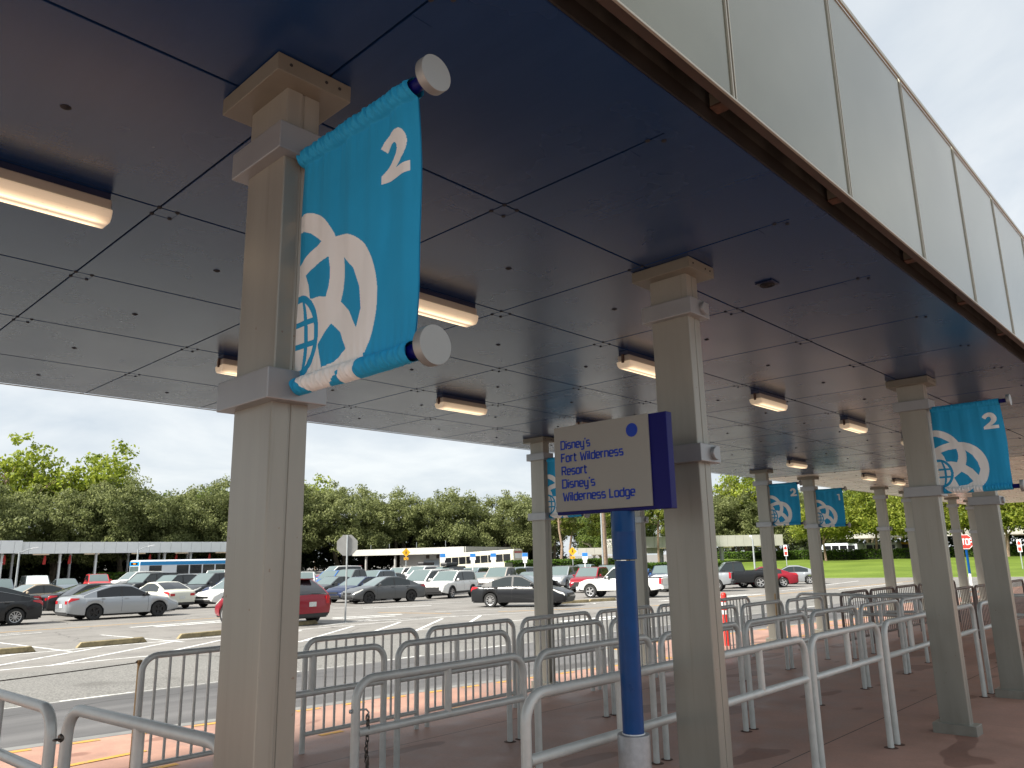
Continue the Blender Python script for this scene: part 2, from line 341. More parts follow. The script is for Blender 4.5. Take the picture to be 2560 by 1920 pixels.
# ---------------------------------------------------------------- mesh helpers
class MB:
    def __init__(s): s.v = []; s.f = []; s.mi = []
    def add(s, vs_, fs, mi=0):
        o = len(s.v); s.v += [tuple(p) for p in vs_]
        for f in fs: s.f.append(tuple(o + i for i in f)); s.mi.append(mi)
    def box(s, x0, x1, y0, y1, z0, z1, mi=0):
        s.add([(x0, y0, z0), (x1, y0, z0), (x1, y1, z0), (x0, y1, z0), (x0, y0, z1), (x1, y0, z1), (x1, y1, z1), (x0, y1, z1)],
              [(0, 3, 2, 1), (4, 5, 6, 7), (0, 1, 5, 4), (1, 2, 6, 5), (2, 3, 7, 6), (3, 0, 4, 7)], mi)
    def obox(s, c, ax, ay, az, mi=0):
        c = Vector(c); ax = Vector(ax); ay = Vector(ay); az = Vector(az)
        p = [c + i * ax + j * ay + k * az for k in (-1, 1) for i, j in ((-1, -1), (1, -1), (1, 1), (-1, 1))]
        s.add(p, [(0, 3, 2, 1), (4, 5, 6, 7), (0, 1, 5, 4), (1, 2, 6, 5), (2, 3, 7, 6), (3, 0, 4, 7)], mi)
    def tube(s, pts, r, seg=10, mi=0, closed=False, caps=True):
        pts = [Vector(p) for p in pts]; n = len(pts); rings = []
        up = None
        for i, p in enumerate(pts):
            a = pts[i - 1] if (i > 0 or closed) else p; c = pts[(i + 1) % n] if (i < n - 1 or closed) else p
            d = (c - a).normalized()
            if up is None:
                up = Vector((0, 0, 1)) if abs(d.z) < .9 else Vector((0, 1, 0))
            u = (up - d * up.dot(d))
            if u.length < 1e-4: u = d.orthogonal()
            u.normalize(); up = u; vv = d.cross(u)
            rad = r[i] if isinstance(r, (list, tuple)) else r
            rings.append([p + rad * (math.cos(2 * math.pi * k / seg) * u + math.sin(2 * math.pi * k / seg) * vv) for k in range(seg)])
        o = len(s.v)
        for rg in rings: s.v += [tuple(q) for q in rg]
        m_ = n if closed else n - 1
        for i in range(m_):
            for k in range(seg):
                a0 = o + i * seg + k; a1 = o + i * seg + (k + 1) % seg; b0 = o + ((i + 1) % n) * seg + k; b1 = o + ((i + 1) % n) * seg + (k + 1) % seg
                s.f.append((a0, a1, b1, b0)); s.mi.append(mi)
        if caps and not closed:
            s.f.append(tuple(o + k for k in range(seg))[::-1]); s.mi.append(mi)
            s.f.append(tuple(o + (n - 1) * seg + k for k in range(seg))); s.mi.append(mi)
    def cyl(s, p0, p1, r0, r1=None, seg=16, mi=0): s.tube([p0, p1], [r0, r0 if r1 is None else r1], seg, mi)
    def lathe(s, prof, c, axis='y', seg=24, mi=0):
        # prof: (radius, offset along the axis)
        o = len(s.v); n = len(prof)
        for (r, h) in prof:
            for k in range(seg):
                a = 2 * math.pi * k / seg; ca, sa = r * math.cos(a), r * math.sin(a)
                s.v.append((c[0] + ca, c[1] + h, c[2] + sa) if axis == 'y' else ((c[0] + ca, c[1] + sa, c[2] + h) if axis == 'z' else (c[0] + h, c[1] + ca, c[2] + sa)))
        for i in range(n - 1):
            for k in range(seg):
                k1 = (k + 1) % seg
                s.f.append((o + i * seg + k, o + i * seg + k1, o + (i + 1) * seg + k1, o + (i + 1) * seg + k)); s.mi.append(mi)
    def prism(s, pts, h, fr, mi=0):
        # pts: 2-D outline, fr(u, v, d) -> 3-D point, d 0..h
        n = len(pts); p = [fr(u, v, 0) for u, v in pts] + [fr(u, v, h) for u, v in pts]
        fs = [tuple(range(n))[::-1], tuple(range(n, 2 * n))] + [(i, (i + 1) % n, n + (i + 1) % n, n + i) for i in range(n)]
        s.add(p, fs, mi)
    def build(s, name, mats, parent=None, loc=None, smooth=False, bevel=0, recalc=True):
        me = bpy.data.meshes.new(name); me.from_pydata(s.v, [], s.f)
        for q in (mats if isinstance(mats, (list, tuple)) else [mats]): me.materials.append(M[q] if isinstance(q, str) else q)
        me.polygons.foreach_set('material_index', s.mi)
        if recalc:
            bm = bmesh.new(); bm.from_mesh(me); bmesh.ops.recalc_face_normals(bm, faces=bm.faces); bm.to_mesh(me); bm.free()
        me.update()
        ob = bpy.data.objects.new(name, me); COL.objects.link(ob)
        if parent: ob.parent = parent
        if loc: ob.location = loc
        if smooth: smooth_by_angle(me)
        if bevel:
            bv = ob.modifiers.new('bevel', 'BEVEL'); bv.width = bevel; bv.segments = 2; bv.limit_method = 'ANGLE'; bv.angle_limit = R_(40)
        return ob
def smooth_by_angle(me, ang=42):
    bm = bmesh.new(); bm.from_mesh(me)
    for f in bm.faces: f.smooth = True
    for ed in bm.edges:
        if len(ed.link_faces) == 2:
            ed.smooth = ed.calc_face_angle(0) < R_(ang)
    bm.to_mesh(me); bm.free()

def tag(o, label=None, cat=None, group=None, kind=None):
    if label: o['label'] = label
    if cat: o['category'] = cat
    if group: o['group'] = group
    if kind: o['kind'] = kind
    return o
def thing(name, loc, rz=0, label=None, cat=None, group=None):
    o = bpy.data.objects.new(name, None); COL.objects.link(o); o.location = loc; o.rotation_euler = (0, 0, rz); o.empty_display_size = .2
    return tag(o, label, cat, group)
def dup(o, loc=None, rz=None, parent=None, **kw):
    c = o.copy(); COL.objects.link(c)
    if parent: c.parent = parent
    if loc is not None: c.location = loc
    if rz is not None: c.rotation_euler = (0, 0, rz)
    for ch in o.children: dup(ch, parent=c)
    if kw: tag(c, **kw)
    return c

# ================================================================ THE SETTING
def grid_sheet(name, xs, ys, zf, m, kind='structure'):
    mb = MB(); nx = len(xs)
    mb.v = [(x, y, zf(x, y)) for y in ys for x in xs]
    for j in range(len(ys) - 1):
        for i in range(nx - 1):
            mb.f.append((j * nx + i, j * nx + i + 1, (j + 1) * nx + i + 1, (j + 1) * nx + i)); mb.mi.append(0)
    return tag(mb.build(name, m, recalc=False), kind=kind)
grid_sheet('parking_lot', [-900, -60, -30, 0, 7, 14, 21, 28, 34, 40, 46, 53, 60, 80, 1200], [-900, -60, -20, 0, 20, 42, 48, 54, 60, 66, 73, 80, 88, 96, 1500], lot_z, 'asphalt')
def lawn_z(x, y):
    tt = min(max((x - 78) / 34, 0), 1)
    return lot_z(78, min(max(y, -20), 60)) + .02 + tt * 1.45 - .10 * (1 - min(tt * 8, 1)) + .1 * (tt > 0)
xs = [78, 78.05] + [80 + 3 * i for i in range(12)] + [140, 260]
grid_sheet('lawn', xs, [-60, -30, -20, 0, 20, 40, 52, 60, 63], lawn_z, 'grass')
grid_sheet('planting_bed', [-70 + 10 * i for i in range(14)], [97, 101, 110, 130], lambda x, y: lot_z(x, 96) + .12 + .5 * min(max((y - 97) / 8, 0), 1), 'soil')

# walkway slab with a saw-tooth kerb line (bus bays)
KERB = [(-14, 8.95), (8.7, 5.90), (9.6, 7.95), (22.6, 6.05), (23.6, 8.2), (36.6, 6.3), (37.6, 8.2), (52, 6.4)]
def band(name, line, d0, d1, zf, mats, skirt=None):
    # strip running beside the kerb line, offset d0..d1 towards the walkway (-y)
    mb = MB(); off = []
    L = [Vector((x, y)) for x, y in line]
    def offs(d):
        res = []
        for i, p in enumerate(L):
            a = L[max(i - 1, 0)]; c = L[min(i + 1, len(L) - 1)]
            n1 = (p - a) if i > 0 else (c - p); n2 = (c - p) if i < len(L) - 1 else (p - a)
            n1 = Vector((n1.y, -n1.x)).normalized(); n2 = Vector((n2.y, -n2.x)).normalized()
            b = (n1 + n2).normalized(); res.append(p + b * d / max(.45, b.dot(n1)))
        return res
    A, B = offs(d0), offs(d1)
    for i in range(len(L) - 1):
        for k in range(12):
            q = []
            for S, t_ in ((A, k / 12), (A, (k + 1) / 12), (B, (k + 1) / 12), (B, k / 12)):
                p = S[i].lerp(S[i + 1], t_); q.append((p.x, p.y, zf(p.x, p.y)))
            mb.add(q, [(0, 1, 2, 3)])
            if skirt is not None:
                p0, p1 = A[i].lerp(A[i + 1], k / 12), A[i].lerp(A[i + 1], (k + 1) / 12)
                mb.add([(p0.x, p0.y, zf(p0.x, p0.y)), (p1.x, p1.y, zf(p1.x, p1.y)), (p1.x, p1.y, -1.6), (p0.x, p0.y, -1.6)], [(0, 1, 2, 3)])
    return mb, A, B
mb, A, B = band('kerb', KERB, 0, .19, lambda x, y: walk_z(x, y) + .002, None, skirt=True)
tag(mb.build('kerb', 'kerb_concrete'), kind='structure')
# walkway: from the inner kerb line to well behind the camera
mb = MB()
bx_ = [p.x for p in B]; by_ = [p.y for p in B]
for i in range(len(B) - 1):
    nseg = 14 if abs(B[i + 1].x - B[i].x) > 3 else 2
    for k in range(nseg):
        p0, p1 = B[i].lerp(B[i + 1], k / nseg), B[i].lerp(B[i + 1], (k + 1) / nseg)
        ys_ = lambda p: [p.y + (-9 - p.y) * j / 6 for j in range(7)]
        for j in range(6):
            q = [(p0.x, ys_(p0)[j]), (p1.x, ys_(p1)[j]), (p1.x, ys_(p1)[j + 1]), (p0.x, ys_(p0)[j + 1])]
            mb.add([(x, y, walk_z(x, y)) for x, y in q], [(0, 1, 2, 3)])
tag(mb.build('walkway', 'red_concrete'), kind='structure')
# yellow dashes along the walkway edge
mb = MB()
L = [Vector((p.x, p.y)) for p in B]
def dash_line(mb, a, b, w_, on, per, zf, lift=.004, ph=0):
    d = (b - a); n = d.length; d.normalize(); nn = Vector((-d.y, d.x)) * w_ / 2; s = ph
    while s < n - .05:
        e_ = min(s + on, n); p, q = a + d * s, a + d * e_
        k = max(1, int((e_ - s) / 4))
        for i in range(k):
            p2, q2 = p.lerp(q, i / k), p.lerp(q, (i + 1) / k)
            pts = [p2 - nn, q2 - nn, q2 + nn, p2 + nn]
            mb.add([(u.x, u.y, zf(u.x, u.y) + lift) for u in pts], [(0, 1, 2, 3)])
        s += per
for i in range(len(L) - 1):
    if (L[i + 1] - L[i]).length > 4:
        nn = Vector((0, -.10)); dash_line(mb, L[i] + nn, L[i + 1] + nn, .10, .31, .63, walk_z, ph=.12)
    else: dash_line(mb, L[i] + Vector((-.1, -.1)), L[i + 1] + Vector((-.1, -.1)), .09, 9, 9, walk_z)
dash_line(mb, Vector((-2.5, 5.02)), Vector((8.6, 5.02)), .09, .28, 1.78, walk_z, ph=-.0)
dash_line(mb, Vector((11.2, 5.35)), Vector((30, 5.05)), .09, 12, 12, walk_z)
for a_, b_ in (((-4, 5.6), (-.4, 5.85)), ((13.2, 5.4), (15.8, 7.1)), ((16.4, 6.0), (17.9, 5.2))):
    dash_line(mb, Vector(a_), Vector(b_), .09, 9, 9, walk_z, .006)
tag(mb.build('yellow_walkway_dashes', 'road_yellow'), kind='structure')

# white and orange paint on the car park
mbw, mby = MB(), MB()
V2 = lambda x, y: Vector((x, y))
dash_line(mbw, V2(-12, 11.05), V2(30, 11.1), .10, 1.1, 3.0, lot_z, ph=.4)
dash_line(mbw, V2(-12, 11.02), V2(30, 11.07), .035, 9, 9.2, lot_z, .003)
dash_line(mbw, V2(-14, 16.45), V2(20, 16.9), .11, 99, 99, lot_z)
dash_line(mbw, V2(-14, 19.5), V2(17.4, 20.9), .11, 99, 99, lot_z)
for k in range(-6, 7):
    x = 1.8 + k * 2.0
    dash_line(mbw, V2(x, 16.55), V2(x + 4.3, 16.6 + 3.6), .12, 99, 99, lot_z, .005)
for k in range(-4, 2):
    x = 3.2 + k * 2.85
    dash_line(mbw, V2(x, 19.6), V2(x - .35, 24.9), .10, 99, 99, lot_z, .006)
dash_line(mbw, V2(14.0, 22.0), V2(20.2, 19.6), .13, 99, 99, lot_z, .007)
dash_line(mbw, V2(11.4, 21.2), V2(14.6, 22.6), .1, 99, 99, lot_z, .007); dash_line(mbw, V2(11.6, 23.2), V2(15.0, 21.3), .1, 99, 99, lot_z, .0085)
for a_, b_, ww in (((7.6, 27.6), (11.2, 27.9), .34), ((8.2, 26.9), (11.0, 27.1), .34), ((14.4, 24.9), (17.2, 24.0), .32), ((13.9, 24.2), (16.3, 23.3), .36), ((19.0, 24.0), (24.0, 21.4), .12), ((3.2, 27.8), (4.9, 28.1), .14), ((2.5, 28.3), (4.4, 28.7), .12),
                   ((19.6, 30.1), (22.8, 28.7), .3), ((5.2, 13.4), (7.6, 13.6), .22), ((5.9, 13.9), (8.2, 14.0), .2), ((16.8, 15.0), (20.2, 14.8), .4), ((17.4, 14.3), (21, 14.1), .3), ((26, 22.0), (34, 21.2), .14), ((19.0, 31.8), (26.0, 29.8), .12), ((30, 19.7), (38.5, 19.2), .3), ((31, 18.9), (39, 18.6), .3), ((44, 19.8), (52, 20.2), .18), ((46, 17.0), (60, 17.6), .2), ((55, 21.5), (66, 23.0), .2)):
    dash_line(mbw, V2(*a_), V2(*b_), ww, 99, 99, lot_z, .0095)
for k in range(4): dash_line(mbw, V2(22.6 + 1.4 * k, 23.6 - .75 * k), V2(23.2 + 1.4 * k, 23.9 - .75 * k), .1, 99, 99, lot_z, .011)
dash_line(mby, V2(-12, 29.2), V2(12.4, 30.1), .13, 99, 99, lot_z)
dash_line(mby, V2(17.6, 26.2), V2(18.5, 22.4), .13, 99, 99, lot_z); dash_line(mby, V2(20.2, 21.3), V2(26.4, 17.6), .13, 99, 99, lot_z); dash_line(mby, V2(26.4, 17.6), V2(76, 18.7), .14, 99, 99, lot_z)
tag(mbw.build('white_road_markings', 'white_paint'), kind='structure'); tag(mby.build('orange_road_markings', 'road_yellow'), kind='structure')

# ================================================================ BUS SHELTER CANOPIES
PM = 1.22; HC = 3.47
def canopy(x0i, x1i, cmat, label, stripes_dark):
    root = thing('bus_shelter_canopy', (x0i * PM, 0, HC), 0, label, 'canopy', 'shelter roofs over the walkway')
    X = lambda i: (i - x0i) * PM
    y0, y1 = -1.115, 6.10; Ltot = X(x1i)
    # ceiling boards with open shadow gaps
    mb = MB()
    for i in range(math.floor(x0i), math.ceil(x1i)):
        xa, xb = max(X(i), 0), min(X(i + 1), Ltot)
        if xb - xa < .05: continue
        ycuts = [y0 - .0] + [j * PM for j in range(0, 5)] + [y1 - .02]
        for a, b_ in zip(ycuts[:-1], ycuts[1:]):
            ga = 0 if a == y0 else .0055
            mb.box(xa + .0045, xb - .0045, a + ga, b_ - .0055, 0, .012)
    # thin cover battens beside each joint
    for i in range(math.ceil(x0i), math.floor(x1i) + 1):
        x = X(i)
        if x + .1 > Ltot: continue
        yc = [-.86] + [j * PM for j in range(0, 5)] + [y1 - .03]
        for a, b_ in zip(yc[:-1], yc[1:]): mb.box(x + .006, x + .088, a + .10, b_ - .02, -.0016, -.0002)
    for j in range(0, 5):
        y = j * PM
        for i in range(math.ceil(x0i), math.floor(x1i)): mb.box(X(i) + .1, X(i + 1) - .02, y + .007, y + .085, -.0016, -.0002)
    mb.box(0, Ltot, y0 + .002, y0 + .17, -.0019, -.0003)
    for i in range(math.ceil(x0i), math.floor(x1i) + 1):       # bolts: four by each joint crossing, one mid board
        for j in range(0, 5):
            x, y = X(i), j * PM
            for dx_, dy_ in ((.0, .0), (.09, .0), (.0, .095), (.09, .095)):
                mb.lathe([(0, -.006), (.009, -.006), (.012, 0)], (x + dx_, y + dy_, 0), 'z', 8, 1)
            mb.lathe([(0, -.01), (.008, -.008), (.02, -.002), (.021, 0)], (x + .61 + RND.uniform(-.05, .05), y + .61 + RND.uniform(-.04, .04), 0), 'z', 8, 1)
        for dx_, dy_ in ((0, -.86), (.05, -.91)): mb.lathe([(0, -.006), (.009, -.006), (.012, 0)], (X(i) + dx_, dy_, 0), 'z', 8, 1)
    mb.build('ceiling', [cmat, 'dark_gap'], root)
    mb = MB(); mb.box(0, Ltot, y0, y1, .03, .05); mb.build('backing', 'dark_gap', root)
    mb = MB(); mb.box(0, Ltot, y0 + .05, y1, .05, 1.15); mb.build('roof_body', 'gutter', root)
    # recessed gutter between ceiling edge and fascia
    mb = MB()
    mb.box(0, Ltot, y0 - .010, y0 - .001, .002, .075); mb.build('edge_angle', 'edge_dark', root)
    mb = MB(); mb.box(0, Ltot, y0 - .004, y0 + .02, .077, .30); mb.box(0, Ltot, y0 - .145, y0 + .045, .30, .33)
    mb.build('gutter', 'gutter', root)
    for i in range(math.ceil(x0i), math.floor(x1i)):
        mb = MB(); x = X(i) + .05
        mb.box(x, x + .06, -1.221, y0 - .02, .06, .12); mb.build('bracket', 'cap_paint', root, bevel=.004)
        mb = MB(); mb.box(x - .004, x + .064, -1.2215, y0 - .022, .052, .0595); mb.build('bracket_foot', 'rust', root)
    mb = MB(); mb.box(0, Ltot, -1.262, -1.222, .008, .020); mb.box(0, Ltot, -1.228, -1.222, .020, .07); mb.build('fascia_trim', 'brown_trim', root)
    # fascia panels, 1.22 m wide with raised seams, both long sides
    for side, yf, z0 in ((-1, -1.268, .012), (1, y1 + .06, .02)):
        mb = MB()
        i = math.floor(x0i)
        while i < x1i:
            xa, xb = max(X(i), 0), min(X(i + 1), Ltot)
            ya, yb_ = (yf, yf + .02) if side < 0 else (yf - .02, yf)
            mb.box(xa + .004, xb - .004, ya, yb_, z0, 1.27)
            i += 1
        mb.build('fascia', 'fascia_metal', root, bevel=.003)
        mb = MB(); i = math.ceil(x0i)
        while i < x1i:
            x = X(i)
            for d in (-.011, .011): mb.box(x + d - .004, x + d + .004, yf + (.0 if side > 0 else -.007), yf + (.007 if side > 0 else 0), z0 - .006, 1.272)
            i += 1
        mb.box(0, Ltot, yf - (.012 if side < 0 else -.0), yf + (.0 if side < 0 else .012), 1.272, 1.30); mb.box(0, Ltot, yf - (.010 if side < 0 else 0), yf + (0 if side < 0 else .010), z0 - .016, z0 - .007)
        mb.build('fascia_seam', 'seam_metal', root)
    if x0i > 5:
        pass
    return root
canopy(-7, 11.45, 'ceiling_navy', 'near shelter roof with dark navy boarded ceiling and tall metal fascia', True)
canopy(11.52, 27.0, 'ceiling_lawn_sheen', 'further shelter roof with boarded ceiling painted pale for reflected lawn light beyond the navy one', False)

# ================================================================ COLUMNS
def column(x, y, label, stub):
    zb = walk_z(x, y)
    r = thing('shelter_column', (x, y, zb), 0, label, 'column', 'flat grey columns carrying the shelter roofs')
    h = HC - zb
    mb = MB(); mb.box(-.068, -.003, -.13, .13, 0, h); mb.box(.003, .068, -.1285, .1285, 0, h); mb.box(-.02, .02, -.124, .124, 0, h)
    mb.build('shaft', 'column_paint', r, bevel=.006)
    mb = MB(); mb.box(-.106, .106, -.19, .19, -.03, .092); mb.build('base_plinth', 'column_paint', r, bevel=.004)
    mb = MB(); mb.box(-.15, .15, -.205, .205, h - .072, h - .004); mb.build('capital', 'cap_paint', r, bevel=.003)
    mb = MB()
    for q in (-.15, .03, .1): mb.lathe([(0, -.002), (.006, -.002), (.006, .001)], (q * .8 + .02, -.206, h - .036), 'y', 8)
    mb.build('screw', 'dark_gap', r)
    for z0 in (3.13, 2.245):
        mb = MB(); mb.box(-.112, .112, -.174, .174, z0 - zb, z0 - zb + .104)
        bnd = mb.build('collar', 'silver_paint', r, bevel=.004)
        if stub:
            mb = MB(); mb.lathe([(0, -.022), (.036, -.022), (.040, -.017), (.040, .001)], (.03, -.1745, z0 - zb + .052), 'y', 20)
            mb.build('end_cap', 'silver_paint', bnd, smooth=True)
    return r
for x, y, stub, lab in [
    (-2.5, -.09, 0, 'nearest tall grey column, carrying the large teal banner marked 2'), (.20, -.09, 1, 'grey column right behind the grey and blue destination sign'),
    (4.84, -.09, 0, 'grey column with visible base plinth, carrying the right-hand teal banner marked 2'), (7.29, -.09, 1, 'grey column at the right picture edge, behind the right-hand banner'),
    (12.15, -.09, 0, 'grey column of the near row beyond the right picture edge'),
    (4.84, 5.16, 0, 'column on the kerb side half hidden by the left edge of the destination sign'), (7.29, 5.16, 1, 'kerb-side column without banner seen between blue sign pole and second column'),
    (12.15, 5.16, 0, 'pale kerb-side column with the smaller teal banner marked 2'), (14.6, 5.16, 0, 'pale kerb-side column with the teal banner marked 1'),
    (19.5, 5.16, 1, 'pale bannerless column between the banner marked 1 and the big right column'), (21.95, 5.16, 1, 'pale column peeping out left of the big right column'),
    (26.8, 5.16, 1, 'far pale column just left of the red stop sign'), (29.25, 5.16, 1, 'far pale column just right of the red stop sign')]:
    column(x, y, lab, stub)

# ================================================================ BANNERS
def in_poly(u, v, poly):
    ins = np.zeros(u.shape, bool); n = len(poly)
    for i in range(n):
        x0, y0 = poly[i]; x1, y1 = poly[(i + 1) % n]
        c = ((y0 > v) != (y1 > v)) & (u < (x1 - x0) * (v - y0) / (y1 - y0 + 1e-12) + x0)
        ins ^= c
    return ins
def smoothpoly(p, n=4):
    p = [Vector(q) for q in p]; o = []
    for i in range(len(p)):
        a, b_, c, d = p[i - 1], p[i], p[(i + 1) % len(p)], p[(i + 2) % len(p)]
        for k in range(n):
            t_ = k / n
            o.append(tuple(.5 * ((2 * b_) + (c - a) * t_ + (2 * a - 5 * b_ + 4 * c - d) * t_ ** 2 + (3 * b_ - a - 3 * c + d) * t_ ** 3)))
    return o
P_T = [(-.01, .655), (.04, .652), (.121, .627), (.227, .573), (.155, .559), (.078, .541), (-.01, .515)]
P_A = [(.08, .463), (.187, .488), (.308, .495), (.319, .452), (.321, .415), (.312, .378), (.289, .342), (.224, .355), (.137, .359), (.117, .418)]
P_B = [(.429, .470), (.52, .411), (.577, .33), (.60, .247), (.567, .182), (.494, .256), (.403, .306), (.424, .347), (.435, .389), (.438, .431)]
P_C = [(.215, .172), (.334, .235), (.413, .191), (.476, .121), (.381, .086), (.266, .079), (.244, .122)]
P_K = [(-.02, .085), (.03, .066), (.072, .040), (.125, -.03), (-.02, -.03)]
P_G = [(.335, -.03), (.353, -.001), (.42, .015), (.475, .040), (.462, -.03)]
def ell(u, v, cx, cy, rx, ry): return ((u - cx) / rx) ** 2 + ((v - cy) / ry) ** 2 < 1
def logo(u, v):
    wht = ell(u, v, .335, .272, .386, .295) | (ell(u, v, .0, .42, .398, .305) & (v > .4))
    wht |= (u > .47) & (u < .60) & (v < .1)
    wht &= ~((v < .03) & (u > .60))
    wht &= ~((u > .62) & (v < .085) & (u < 1))
    for p in (P_T, P_A, P_B, P_C, P_K, P_G): wht &= ~in_poly(u, v, p)
    # little globe of lines at the column edge
    gx, gy, rx, ry = .02, .228, .198, .162
    out_ = ell(u, v, gx, gy, rx, ry); inn = ell(u, v, gx, gy, rx - .040, ry - .028)
    teal = out_ & ~inn
    mer = ell(u, v, gx, gy, .100, ry) & ~ell(u, v, gx, gy, .064, ry - .004)
    lat = inn & ((np.abs(v - .272) < .0105) | (np.abs(v - .187) < .0105))
    wht |= inn
    return wht & ~(teal | (mer & out_) | lat)
TWO = [(.724, .811), (.743, .831), (.77, .847), (.80, .855), (.834, .857), (.868, .851), (.896, .837), (.916, .814), (.924, .788), (.917, .764), (.90, .744), (.868, .724), (.835, .712), (.936, .712), (.936, .674), (.731, .674), (.731, .704), (.815, .748), (.838, .764), (.849, .780), (.846, .795), (.836, .806), (.82, .811), (.802, .809), (.786, .802), (.768, .785)]
ONE = [(.79, .838), (.79, .812), (.835, .812), (.835, .676), (.885, .676), (.885, .838)]
_cloth = {}
def cloth_mesh(digit, nu, nv, seed):
    key = (digit, nu, seed)
    if key in _cloth: return _cloth[key]
    rr = np.random.RandomState(seed); ph = rr.uniform(0, 6.28, 8)
    WD, z0, z1 = .622, -.035, .875     # local: z=0 lower rod centre, .83 upper rod centre
    rod0, rod1, hr = 0.0, .83, .031
    def surf(nu, nv, front):
        u = np.linspace(0, 1, nu + 1); v = np.linspace(0, 1, nv + 1)
        U, V = np.meshgrid(u, v)
        Z = -.031 + V * (.861 + .031)
        b = np.where(Z < hr, np.sqrt(np.maximum(hr ** 2 - np.minimum(Z, hr) ** 2, 0)), 0)
        b = np.where(Z > rod1 - hr, np.sqrt(np.maximum(hr ** 2 - (Z - rod1) ** 2, 0)), b)
        nb = .0022
        bb = np.maximum(b, nb * np.ones_like(b)); bb[0, :] = 0; bb[-1, :] = 0
        hem = np.clip(b / hr, 0, 1)
        fall = np.clip((Z - .02) / .8, 0, 1)
        folds = .0048 * fall ** .7 * np.sin(U * 31 + ph[0] + .9 * np.sin(V * 2.1 + ph[1])) + .0030 * np.sin(U * 17 + 2.2 * V + ph[2]) + .0009 * fall * np.sin(U * 74 + ph[4])
        folds += .0035 * np.sin(U * 9 - V * 13 + ph[3]) * (1 - fall) + .019 * np.clip((U - .62) / .38, 0, 1) ** 1.5 * np.sin(np.pi * np.clip(V, 0, 1)) ** .6 + .004 * np.exp(-((U - .90 + .25 * (1 - V)) / .04) ** 2) * (1 - V)
        wr = hem * (.0030 * np.sin(U * 150 + 26 * V + ph[5]) + .0022 * np.sin(U * 95 - 60 * V + ph[6]) + .002 * np.sin(U * 230 + 90 * V))
        nearhem = np.exp(-np.abs(Z - hr) / .05) * (Z > 0) + .8 * np.exp(-np.abs(Z - (rod1 - hr)) / .07)
        folds += nearhem * .0016 * np.sin(U * 120 + ph[7]) 
        dx_ = folds * (1 - hem) ** .8
        X = dx_ + (-1 if front else 1) * (bb + wr * 1.0)
        sag = -.006 * np.sin(np.pi * U)
        Y = -(U * WD) + .004 * np.sin(V * 9 + ph[1]) * (U - .5) + .012 * (1 - np.abs(2 * V - 1)) * (U - .5) * -1.2
        return U, V, np.stack([X, Y, Z + sag * (1 - hem) * .5], -1)
    mb = MB()
    for front, (a, b_) in ((True, (nu, nv)), (False, (nu // 3, nv // 3))):
        U, V, Pp = surf(a, b_, front)
        o = len(mb.v); mb.v += [tuple(q) for q in Pp.reshape(-1, 3)]
        uc = (U[:-1, :-1] + U[1:, 1:]) / 2; vc = (V[:-1, :-1] + V[1:, 1:]) / 2
        k = logo(uc, vc) | in_poly(uc, vc, smoothpoly(TWO, 1) if digit == '2' else ONE)
        for j in range(b_):
            for i in range(a):
                q = o + j * (a + 1) + i
                f = (q, q + a + 1, q + a + 2, q + 1)
                mb.f.append(f if front else f[::-1]); mb.mi.append(int(k[j, i]))
    me = bpy.data.meshes.new('cloth'); me.from_pydata(mb.v, [], mb.f)
    me.materials.append(M['teal_cloth']); me.materials.append(M['white_cloth'])
    me.polygons.foreach_set('material_index', mb.mi); me.polygons.foreach_set('use_smooth', [True] * len(mb.f)); me.update()
    _cloth[key] = me; return me
def banner(x, y, digit, nu, nv, label, seed):
    r = thing('banner', (x, y, 2.297), 0, label, 'banner', 'teal banners hung from the shelter columns')
    c = bpy.data.objects.new('cloth', cloth_mesh(digit, nu, nv, seed)); COL.objects.link(c); c.parent = r; c.location = (0, -.150, 0)
    for z in (0, .83):
        mb = MB(); mb.cyl((0, -.166, z), (0, -.838, z), .021, seg=20); rod = mb.build('rod', 'deep_blue', r, smooth=True)
        mb = MB(); mb.lathe([(0, -.030), (.0555, -.030), (.0565, -.0285), (.0565, .0), (.02, .002)], (0, -.838, z), 'y', 40); mb.build('end_cap', 'disc_metal', rod, smooth=True)
    return r
banner(-2.5, -.09, '2', 300, 420, 'largest teal banner with white emblem and number 2, on the nearest column', 1)
banner(4.84, -.09, '2', 200, 280, 'teal banner numbered 2 at the right edge on the column with the plinth', 5)
banner(4.84, 5.16, '2', 100, 140, 'teal banner mostly hidden behind the destination sign', 3)
banner(12.15, 5.16, '2', 130, 180, 'small distant teal banner numbered 2 over the car park side', 2)
banner(14.6, 5.16, '1', 130, 180, 'small distant teal banner numbered 1', 4)

# ================================================================ CEILING LIGHTS, SPEAKER
LAMPS = [(-2.45, 1.05, 'long lit ceiling light at the left picture edge'), (-.47, 1.05, 'lit ceiling light just right of the large banner'), (1.57, 1.05, 'lit ceiling light touching the second column'), (3.6, 1.05, 'lit ceiling light right of the second column, nearer one'), (5.7, 1.05, 'lit ceiling light right of the second column, further one'), (7.75, 1.05, 'ceiling light glimpsed beside the right column under its banner'),
         (-.47, 3.05, 'ceiling light end peeping out left of the nearest column'), (1.57, 3.05, 'lit ceiling light in the middle of the navy ceiling, above the car park'), (3.55, 3.05, 'ceiling light hidden behind the top of the destination sign'), (8.92, 3.12, 'small far ceiling light above the banner marked 2'), (12.35, 3.2, 'lit light under the pale ceiling, left one'), (14.05, 3.2, 'lit light under the pale ceiling, second one'), (15.9, 1.1, 'far ceiling light right of the right banner'), (18.2, 1.1, 'furthest ceiling light at the right edge'), (17.9, 3.2, 'lit light under the pale ceiling seen below the right banner')]
l0 = None
